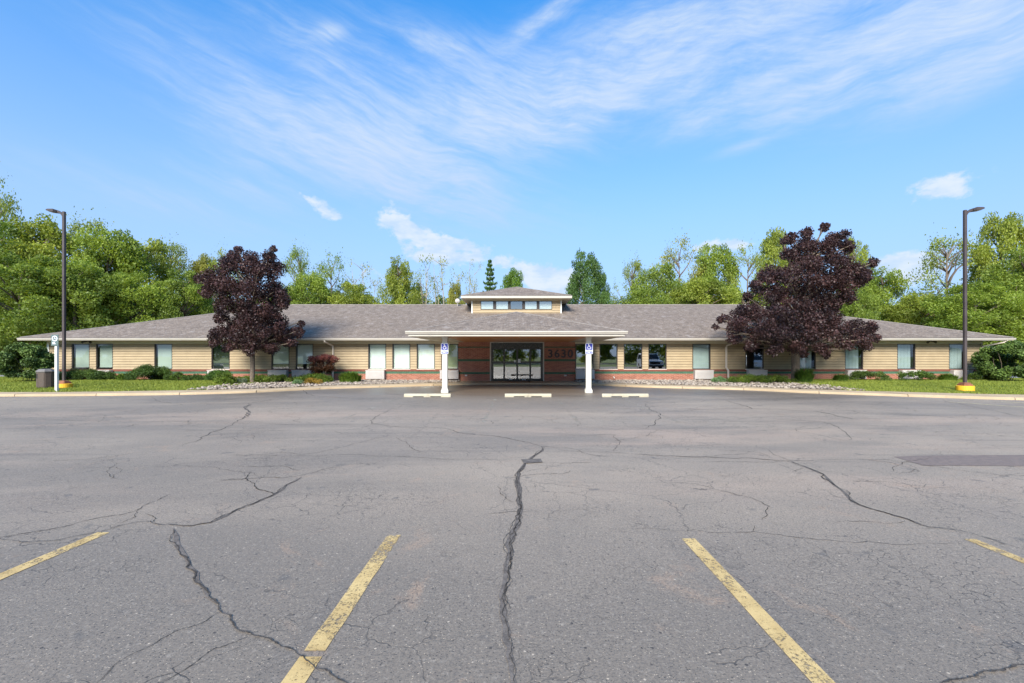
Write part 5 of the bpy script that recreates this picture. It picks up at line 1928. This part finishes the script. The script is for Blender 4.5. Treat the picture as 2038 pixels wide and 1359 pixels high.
# purple maples
def maple(base, s_px, D, blobs, label, trunk_r, fork, seed):
    rng = np.random.default_rng(seed)
    rr = random.Random(seed)
    t = thing('purple_maple', label, 'tree', base)
    sc = D / F
    xs_ = [b[0] for b in blobs]
    cc, cr = [], []
    for (px, py, r) in blobs:
        z = H + (CY - py) * sc - base[2]
        x = (px - CX) * sc - base[0]
        # crown half width at this height decides the depth
        near = [b for b in blobs if abs(b[1] - py) < 30]
        hwid = (max(b[0] + b[2] for b in near) - min(b[0] - b[2] for b in near)) / 2 * sc
        cxm = ((max(b[0] + b[2] for b in near) + min(b[0] - b[2] for b in near)) / 2 - CX) * sc - base[0]
        dep = math.sqrt(max(0.05, 1 - min(1, abs(x - cxm) / hwid) ** 2)) * hwid * 0.8
        rw = r * sc
        for k in (-1, -0.45, 0.1, 0.6, 1.0):
            y = k * max(0, dep - rw * 0.4)
            nsub = 3
            for q in range(nsub):
                d = rng.normal(size=3)
                d /= np.linalg.norm(d)
                rs = rw * rng.uniform(0.30, 0.62)
                cc.append((x * (1 + 0.0 * y) + d[0] * (rw - rs * 0.9), y + d[1] * rw * 0.6, z + d[2] * (rw - rs) * 0.95))
                cr.append(rs)
    cc = np.array(cc)
    # keep the outline when seen from the photograph's distance: pull in by depth
    cc[:, 0] = (cc[:, 0] + base[0]) * (D + cc[:, 1]) / D * 1.0 - base[0]
    cc[:, 2] = (cc[:, 2] + base[2] - H) * (D + cc[:, 1]) / D + H - base[2]
    c, tint = clump_leaves(cc, cr, 1350, rng, 0.8, 0.30)
    me = np_mesh('crown', leaf_quads(c, np.full(len(c), 0.095), 0.5, 0.8, rng), 4, M['leaf_maple'], tint)
    cr_o = link_mesh('crown', me, t)
    mb = MB()
    top = H + (CY - min(b[1] for b in blobs)) * sc - base[2]
    mb.tube([(0, 0, -0.1), (0.0, 0, 0.06), (0.02, 0, fork * 0.5), (0, 0, fork), (0.1, 0.05, top * 0.5), (0.05, 0, top * 0.9)],
            [trunk_r * 1.35, trunk_r * 1.05, trunk_r, trunk_r * 1.05, trunk_r * 0.5, 0.03], 12)
    for i in range(0, len(cc), 9):
        b = Vector(cc[i])
        z0 = max(fork * 0.95, min(top * 0.7, b.z - math.hypot(b.x, b.y) * 0.7))
        limb(mb, (0, 0, z0), b, trunk_r * 0.35, 0.02, 0.08, rr, 6)
    mb.obj('trunk', M['bark'], t, True)
    return t


b1 = [(475, 497, 11), (462, 512, 18), (500, 512, 18), (535, 508, 17), (545, 495, 9), (450, 535, 26), (495, 540, 32), (540, 535, 28), (420, 555, 26), (398, 553, 14), (450, 570, 30),
      (500, 580, 38), (545, 580, 30), (562, 597, 18), (410, 580, 16), (445, 605, 24), (490, 615, 30), (535, 618, 28), (565, 605, 14), (440, 632, 16), (480, 645, 28), (520, 645, 26),
      (555, 640, 20), (440, 668, 24), (475, 675, 26), (515, 675, 28), (555, 668, 26), (588, 660, 18), (600, 645, 9), (425, 680, 14), (575, 682, 16), (500, 692, 18), (540, 692, 16), (455, 692, 14), (498, 704, 8)]
bs = P(502, 750, 24.6)
maple((bs.x, 24.6, 0.13), 1, 24.6, b1, 'smaller purple-leaved maple left of the entrance, in the stone bed', 0.115, 1.85, 21)
b2 = [(1640, 452, 12), (1605, 462, 15), (1575, 475, 17), (1680, 465, 15), (1610, 485, 26), (1650, 485, 28), (1685, 490, 18), (1560, 480, 9), (1575, 510, 24), (1620, 520, 34), (1665, 520, 30), (1700, 535, 22), (1738, 522, 12),
      (1722, 545, 18), (1530, 545, 24), (1570, 550, 32), (1620, 560, 38), (1670, 560, 34), (1712, 560, 20), (1508, 570, 18), (1540, 585, 30), (1590, 595, 38), (1640, 600, 36), (1685, 590, 22), (1488, 590, 12),
      (1470, 620, 20), (1505, 620, 26), (1550, 630, 34), (1600, 635, 36), (1645, 632, 30), (1442, 638, 16), (1424, 650, 8), (1470, 650, 26), (1520, 660, 32), (1570, 668, 34), (1620, 668, 34), (1665, 662, 26), (1700, 655, 24),
      (1732, 652, 16), (1715, 675, 22), (1742, 672, 12), (1680, 685, 20), (1460, 672, 18), (1495, 688, 20), (1540, 692, 20), (1590, 692, 22), (1640, 692, 20), (1645, 707, 10), (1725, 690, 12), (1600, 705, 10)]
bs = P(1583, 758, 25.2)
maple((bs.x, 25.2, 0.13), 1, 25.2, b2, 'large purple-leaved maple right of the entrance, in the stone bed', 0.21, 1.95, 22)


# shrubs
def shrub(name, label, x0px, x1px, toppx, D, base, col, leaf=0.07, dens=1500, depth=None, mat_='leaf_shrub', shape='mound', seed=1, stems=False, group=None, red_top=False):
    rng = np.random.default_rng(seed)
    rr = random.Random(seed)
    x0, x1 = (x0px - CX) * D / F, (x1px - CX) * D / F
    zt = H + (CY - toppx) * D / F
    w, h = (x1 - x0) / 2 * (1.12 if shape in ('spread', 'mound') else 1.0), (zt - base) * (1.10 if shape in ('spread', 'mound') else 1.0)
    d = depth if depth else w * 0.8
    t = thing(name, label, 'plant' if shape in ('blades',) else 'shrub', ((x0 + x1) / 2, D, base), group)
    if shape == 'blades':
        V, T = [], []
        n = dens
        for i in range(n):
            a = rng.uniform(0, 6.28)
            r0 = rng.random() ** 0.5
            bx, by = math.cos(a) * w * 0.62 * r0, math.sin(a) * d * 0.62 * r0
            o = rng.uniform(0, 6.28) if r0 < 0.3 else a + rng.normal(0, 0.6)
            L = h * rng.uniform(0.55, 1.35) * (1.15 - 0.55 * r0 * r0)
            out = rng.uniform(0.25, 0.55) * L
            pts = []
            for k in range(4):
                q = k / 3
                pts.append(np.array([bx + math.cos(o) * out * q ** 1.6, by + math.sin(o) * out * q ** 1.6, L * (q * 1.25 - 0.42 * q ** 3)]))
            wd = rng.uniform(0.010, 0.020)
            s = np.array([-math.sin(o), math.cos(o), 0]) * wd
            for k in range(3):
                e = 0.25 if k == 2 else 1
                V.append(np.stack([pts[k] - s, pts[k] + s, pts[k + 1] + s * e, pts[k + 1] - s * e]))
                T.append(float(np.clip(0.35 + 0.35 * k / 2 + rng.normal(0, 0.25), 0, 1)))
        me = np_mesh('foliage', np.array(V), 4, M[mat_], T)
    else:
        nc = {'mound': 34, 'ball': 60, 'spread': 60, 'vase': 46}[shape]
        cc, cr = [], []
        for i in range(nc):
            a = rng.uniform(0, 6.28)
            if shape == 'spread':
                r0 = rng.random() ** 0.5
                q = 1 - 0.75 * r0 ** 2.2
                hh_ = h * (0.72 + 0.40 * rng.random()) * q
                cc.append((math.cos(a) * w * r0 * 0.93, math.sin(a) * d * r0 * 0.93, hh_ * 0.75))
                cr.append(h * rng.uniform(0.28, 0.46))
            elif shape == 'ball':
                u = rng.uniform(-0.75, 1)
                s = math.sqrt(1 - u * u)
                k = rng.uniform(0.72, 0.86)
                cc.append((math.cos(a) * w * s * k, math.sin(a) * d * s * k, h * 0.5 + h * 0.5 * u * k))
                cr.append(min(w, h) * rng.uniform(0.16, 0.30))
            elif shape == 'vase':
                q = rng.random() ** 0.6
                rad = (0.35 + 0.60 * q) * rng.random() ** 0.4
                cc.append((math.cos(a) * w * rad, math.sin(a) * d * rad, h * (0.15 + 0.74 * q) - 0.1 * h * rad ** 2))
                cr.append(w * rng.uniform(0.16, 0.26))
            else:
                r0 = rng.random() ** 0.5
                zz_ = math.sqrt(max(0, 1 - r0 * r0)) * rng.uniform(0.55, 0.85)
                cc.append((math.cos(a) * w * r0 * 0.85, math.sin(a) * d * r0 * 0.85, h * zz_ * 1.08))
                cr.append(min(w, h) * rng.uniform(0.22, 0.38))
        c, tint = clump_leaves(np.array(cc), cr, dens * (3.6 if leaf < 0.09 else 4.5), rng, 0.75, 0.3)
        keep = c[:, 2] > 0.0
        c, tint = c[keep], tint[keep]
        me = np_mesh('foliage', leaf_quads(c, np.full(len(c), leaf), 0.6, 0.6, rng), 4, M[mat_], tint)
        if red_top:
            hi = c[:, 2] > h * 0.70 + rng.normal(0, 0.06 * h, len(c))
            me = np_mesh('foliage', leaf_quads(c[~hi], np.full((~hi).sum(), leaf), 0.6, 0.6, rng), 4, M[mat_], tint[~hi])
            f2 = np_mesh('red_foliage', leaf_quads(c[hi], np.full(hi.sum(), leaf), 0.6, 0.6, rng), 4, M['leaf_red'], tint[hi])
            o2 = link_mesh('red_foliage', f2, t)
    f = link_mesh('foliage', me, t)
    f.color = (*col, 1)
    if stems:
        mb = MB()
        for i in range(stems if stems > 1 else 9):
            a = rr.uniform(0, 6.28)
            limb(mb, (math.cos(a) * w * 0.12, math.sin(a) * d * 0.12, -0.03), (math.cos(a) * w * rr.uniform(0.4, 0.8), math.sin(a) * d * 0.6, h * rr.uniform(0.5, 0.85)), 0.018, 0.007, 0.08, rr, 5)
        mb.obj('stem', M['bark'], t)
    return t


M['leaf_red'] = foliage('red_barberry_tips', (0.10, 0.025, 0.020), (0.26, 0.075, 0.055), 0.2, 0.5, 0.4)
g0 = 0.18
DG_ = (0.62, 0.80, 0.95)
MG = (1.0, 1.1, 0.9)
BG = (1.8, 1.75, 1.1)
shrub('viburnum', 'big rounded dark green bush at the left end of the building', 12, 98, 683, 25.2, 0.1, (1.25, 1.35, 1.7), 0.11, 900, 1.3, shape='ball', seed=31, stems=6)
shrub('yew_hedge', 'low clipped dark yew hedge behind the left lamp post', 105, 236, 736, 26.8, g0, (0.9, 1.05, 1.0), 0.06, 1500, 0.55, shape='spread', seed=32)
shrub('daylily', 'narrow tuft of strap leaves between the yew hedge and the juniper mound', 228, 266, 744, 26.4, g0, (1.2, 1.35, 0.9), shape='blades', dens=420, seed=33, depth=0.5)
shrub('juniper', 'tallest domed dark juniper under the third left window', 256, 342, 729, 26.5, g0, (0.75, 0.92, 0.85), 0.06, 1500, 0.8, seed=34)
shrub('juniper', 'small bright clump left of the low junipers', 344, 368, 741, 26.3, g0, (1.2, 1.3, 0.8), 0.055, 1700, 0.5, seed=35)
shrub('juniper', 'low flat dark juniper on the lawn edge by the bed', 362, 416, 746, 26.3, g0, (0.8, 0.95, 0.8), 0.055, 1500, 0.5, shape='spread', seed=36)
shrub('juniper', 'mid-green mound below the dark fourth window', 412, 456, 738, 26.0, 0.13, (0.85, 1.15, 0.85), 0.06, 1500, 0.6, seed=37)
shrub('arborvitae', 'bright yellow-green feathery mound at the tip of the left lawn', 425, 466, 744, 23.6, 0.10, BG, 0.06, 1600, 0.55, seed=38)
shrub('lavender', 'grey-mauve lavender tuft nearest the small maple', 470, 490, 752, 24.3, 0.12, (2.6, 2.2, 6.5), 0.04, 2200, 0.3, seed=39)
shrub('groundcover_shrub', 'wide low green spreading shrub under the small purple maple', 452, 600, 745, 25.3, 0.13, (1.5, 1.45, 0.9), 0.06, 1500, 0.9, shape='spread', seed=40)
shrub('groundcover_shrub', 'low green spreading shrub beneath the barberry', 585, 660, 744, 25.5, 0.13, (1.35, 1.4, 0.9), 0.06, 1500, 0.8, shape='spread', seed=41)
shrub('lavender', 'grey-green lavender tuft in the middle of the left stone bed', 583, 602, 755, 23.7, 0.12, (2.2, 2.4, 5.0), 0.04, 2200, 0.3, seed=42)
shrub('spirea', 'low rusty-brown tinged plant in front of the barberry', 605, 646, 752, 23.9, 0.12, (3.4, 1.5, 1.2), 0.05, 1700, 0.45, seed=43)
shrub('barberry', 'dark purple barberry bush with a red flat top by the left downspout', 608, 675, 699, 25.9, 0.12, (1.0, 0.28, 0.6), 0.06, 1500, 0.8, shape='vase', seed=44, stems=12, red_top=True)
shrub('daylily', 'wide clump of bright arching strap leaves right of the left downspout', 664, 730, 742, 25.7, 0.12, (1.3, 1.45, 0.9), shape='blades', dens=1300, seed=45, depth=0.6)
shrub('lavender', 'grey-green mound right beside the right downspout', 1417, 1444, 750, 25.2, 0.12, (2.0, 2.3, 4.5), 0.045, 2000, 0.4, seed=46)
shrub('groundcover_shrub', 'wide low green spreading shrub left of the big purple maple', 1448, 1578, 746, 25.0, 0.13, (1.4, 1.4, 0.9), 0.06, 1500, 0.9, shape='spread', seed=47)
shrub('daylily', 'upright dark leafy clump right against the big maple trunk', 1580, 1620, 736, 24.8, 0.12, (0.85, 1.1, 0.8), shape='blades', dens=1100, seed=48, depth=0.6)
shrub('daylily', 'small tuft of strap leaves left of the right yew', 1652, 1694, 746, 25.9, g0, (1.0, 1.2, 0.85), shape='blades', dens=700, seed=49, depth=0.5)
shrub('yew_shrub', 'spreading dark yew below the window next to the big maple', 1686, 1770, 738, 26.3, g0, (0.85, 0.95, 0.8), 0.06, 1500, 0.7, seed=50)
shrub('yew_shrub', 'rounded green yew between the last two right windows', 1782, 1862, 739, 26.4, g0, (1.0, 1.15, 0.8), 0.06, 1500, 0.7, seed=51)
shrub('daylily', 'row of bright strap leaves left of the right lamp post', 1858, 1915, 745, 26.3, g0, (1.2, 1.35, 0.9), shape='blades', dens=1000, seed=52, depth=0.45)
shrub('yew_shrub', 'low green yew right behind the right lamp post', 1922, 1992, 739, 26.4, g0, (1.05, 1.15, 0.8), 0.06, 1500, 0.7, seed=53)
shrub('viburnum', 'big rounded dark green bush at the right end of the building', 1956, 2046, 678, 25.6, 0.1, (1.25, 1.35, 1.5), 0.11, 900, 1.4, shape='ball', seed=54, stems=6)


# ------------------------------------------------------------------ parked vehicles beside the camera, mirrored in the windows
def vehicle(name, label, cat, loc, rotz, L, W, prof, glass_side, wheels, wr, front_boxy):
    """prof: side outline (y along length, z); y = 0 rear, y = L front"""
    t = thing(name, label, cat, loc)
    t.rotation_euler = (0, 0, rotz)
    mb = MB()
    zmax = max(z for _, z in prof)
    rings = []
    for k, inset, zs in ((-1, 0.06, 0.97), (-0.93, 0.0, 1.0), (0.93, 0.0, 1.0), (1, 0.06, 0.97)):
        rings.append([(k * (W / 2) * (1.0 if z < zmax * 0.58 else 1.0 - 0.14 * (z - zmax * 0.58) / (zmax * 0.42)), y * 1.0 - L / 2, z * zs) for y, z in prof])
    mb.loft(rings)
    mb.obj('body', M['car_white'], t)
    for s in (-1, 1):
        pts = [(s * (W / 2 * (1.012 - 0.14 * max(0, z - zmax * 0.58) / (zmax * 0.42)) + 0.006), y - L / 2, z) for y, z in glass_side]
        MB().poly(pts if s > 0 else pts[::-1]).obj('side_window', M['car_glass'], t)
        for yw in wheels:
            w = MB()
            w.loft([[(s * (W / 2 - d), yw - L / 2 + r * math.cos(a), wr + r * math.sin(a)) for a in [2 * math.pi * i / 20 for i in range(20)]] for d, r in ((0.22, wr), (0.0, wr), (-0.01, wr * 0.92))])
            w = w.obj('wheel', M['tyre'], t)
            MB().loft([[(s * (W / 2 + e), yw - L / 2 + r * math.cos(a), wr + r * math.sin(a)) for a in [2 * math.pi * i / 16 for i in range(16)]] for e, r in ((0.011, wr * 0.6), (0.02, wr * 0.5))]).obj('rim', M['chrome'], w)
    return t, zmax


# boxy white off-roader, nose towards the building
prof = [(0, 0.5), (0, 1.2), (0.06, 1.85), (0.3, 1.93), (2.4, 1.90), (2.95, 1.25), (4.1, 1.14), (4.18, 1.0), (4.2, 0.55), (3.9, 0.42), (0.3, 0.42)]
t, zm = vehicle('off_roader', 'white boxy off-roader mirrored in the window right of the entrance', 'car', (15.3, 3.0, 0), 0, 4.2, 1.85, prof,
                [(0.25, 1.28), (0.3, 1.78), (2.35, 1.76), (2.75, 1.28)], (0.85, 3.35), 0.40, True)
MB().poly([(-0.78, 0.895, 1.32), (-0.72, 0.405, 1.84), (0.72, 0.405, 1.84), (0.78, 0.895, 1.32)]).obj('windscreen', M['car_glass'], t)
MB().box(-0.55, 0.55, 2.085, 2.12, 0.72, 1.02).obj('grille', M['void'], t)
for s in (-1, 1):
    MB().add([(s * 0.72 + 0.11 * math.cos(2 * math.pi * i / 14), 2.125, 0.90 + 0.11 * math.sin(2 * math.pi * i / 14)) for i in range(14)], [tuple(range(14))]).obj('headlight', M['chrome'], t)
MB().bbox(-0.9, 0.9, 2.08, 2.24, 0.45, 0.64, 0.03).obj('bumper', M['tyre'], t)
# two white minivans, rear towards the building
prof = [(0, 0.45), (-0.02, 0.95), (0.12, 1.15), (0.38, 1.70), (0.7, 1.77), (2.9, 1.72), (3.8, 1.12), (4.75, 0.92), (4.95, 0.6), (4.9, 0.4), (4.4, 0.3), (0.3, 0.3)]
t, zm = vehicle('minivan', 'white minivan mirrored in the dark window left of the big maple', 'van', (27.2, 1.0, 0), math.pi, 4.95, 1.95, prof,
                [(0.55, 1.16), (0.75, 1.60), (2.85, 1.58), (3.5, 1.14)], (0.95, 4.0), 0.34, False)
MB().poly([(-0.76, -2.20, 1.63), (-0.86, -2.375, 1.18), (0.86, -2.375, 1.18), (0.76, -2.20, 1.63)][::-1]).obj('rear_window', M['car_glass'], t)
for s in (-1, 1):
    MB().box(min(s * 0.84, s * 0.955), max(s * 0.84, s * 0.955), -2.53, -2.40, 0.82, 1.14).obj('tail_light', M['red_lens'], t)
MB().bbox(-0.92, 0.92, -2.60, -2.47, 0.42, 0.62, 0.03).obj('bumper', M['car_white'], t)
MB().box(-0.18, 0.18, -2.52, -2.49, 0.78, 0.90).obj('number_plate', M['ptac_top'], t)
t2 = copy_tree(t)
t2.location = (33.6, 1.4, 0)
t2['label'] = 'white minivan mirrored in the window beside the big maple trunk'
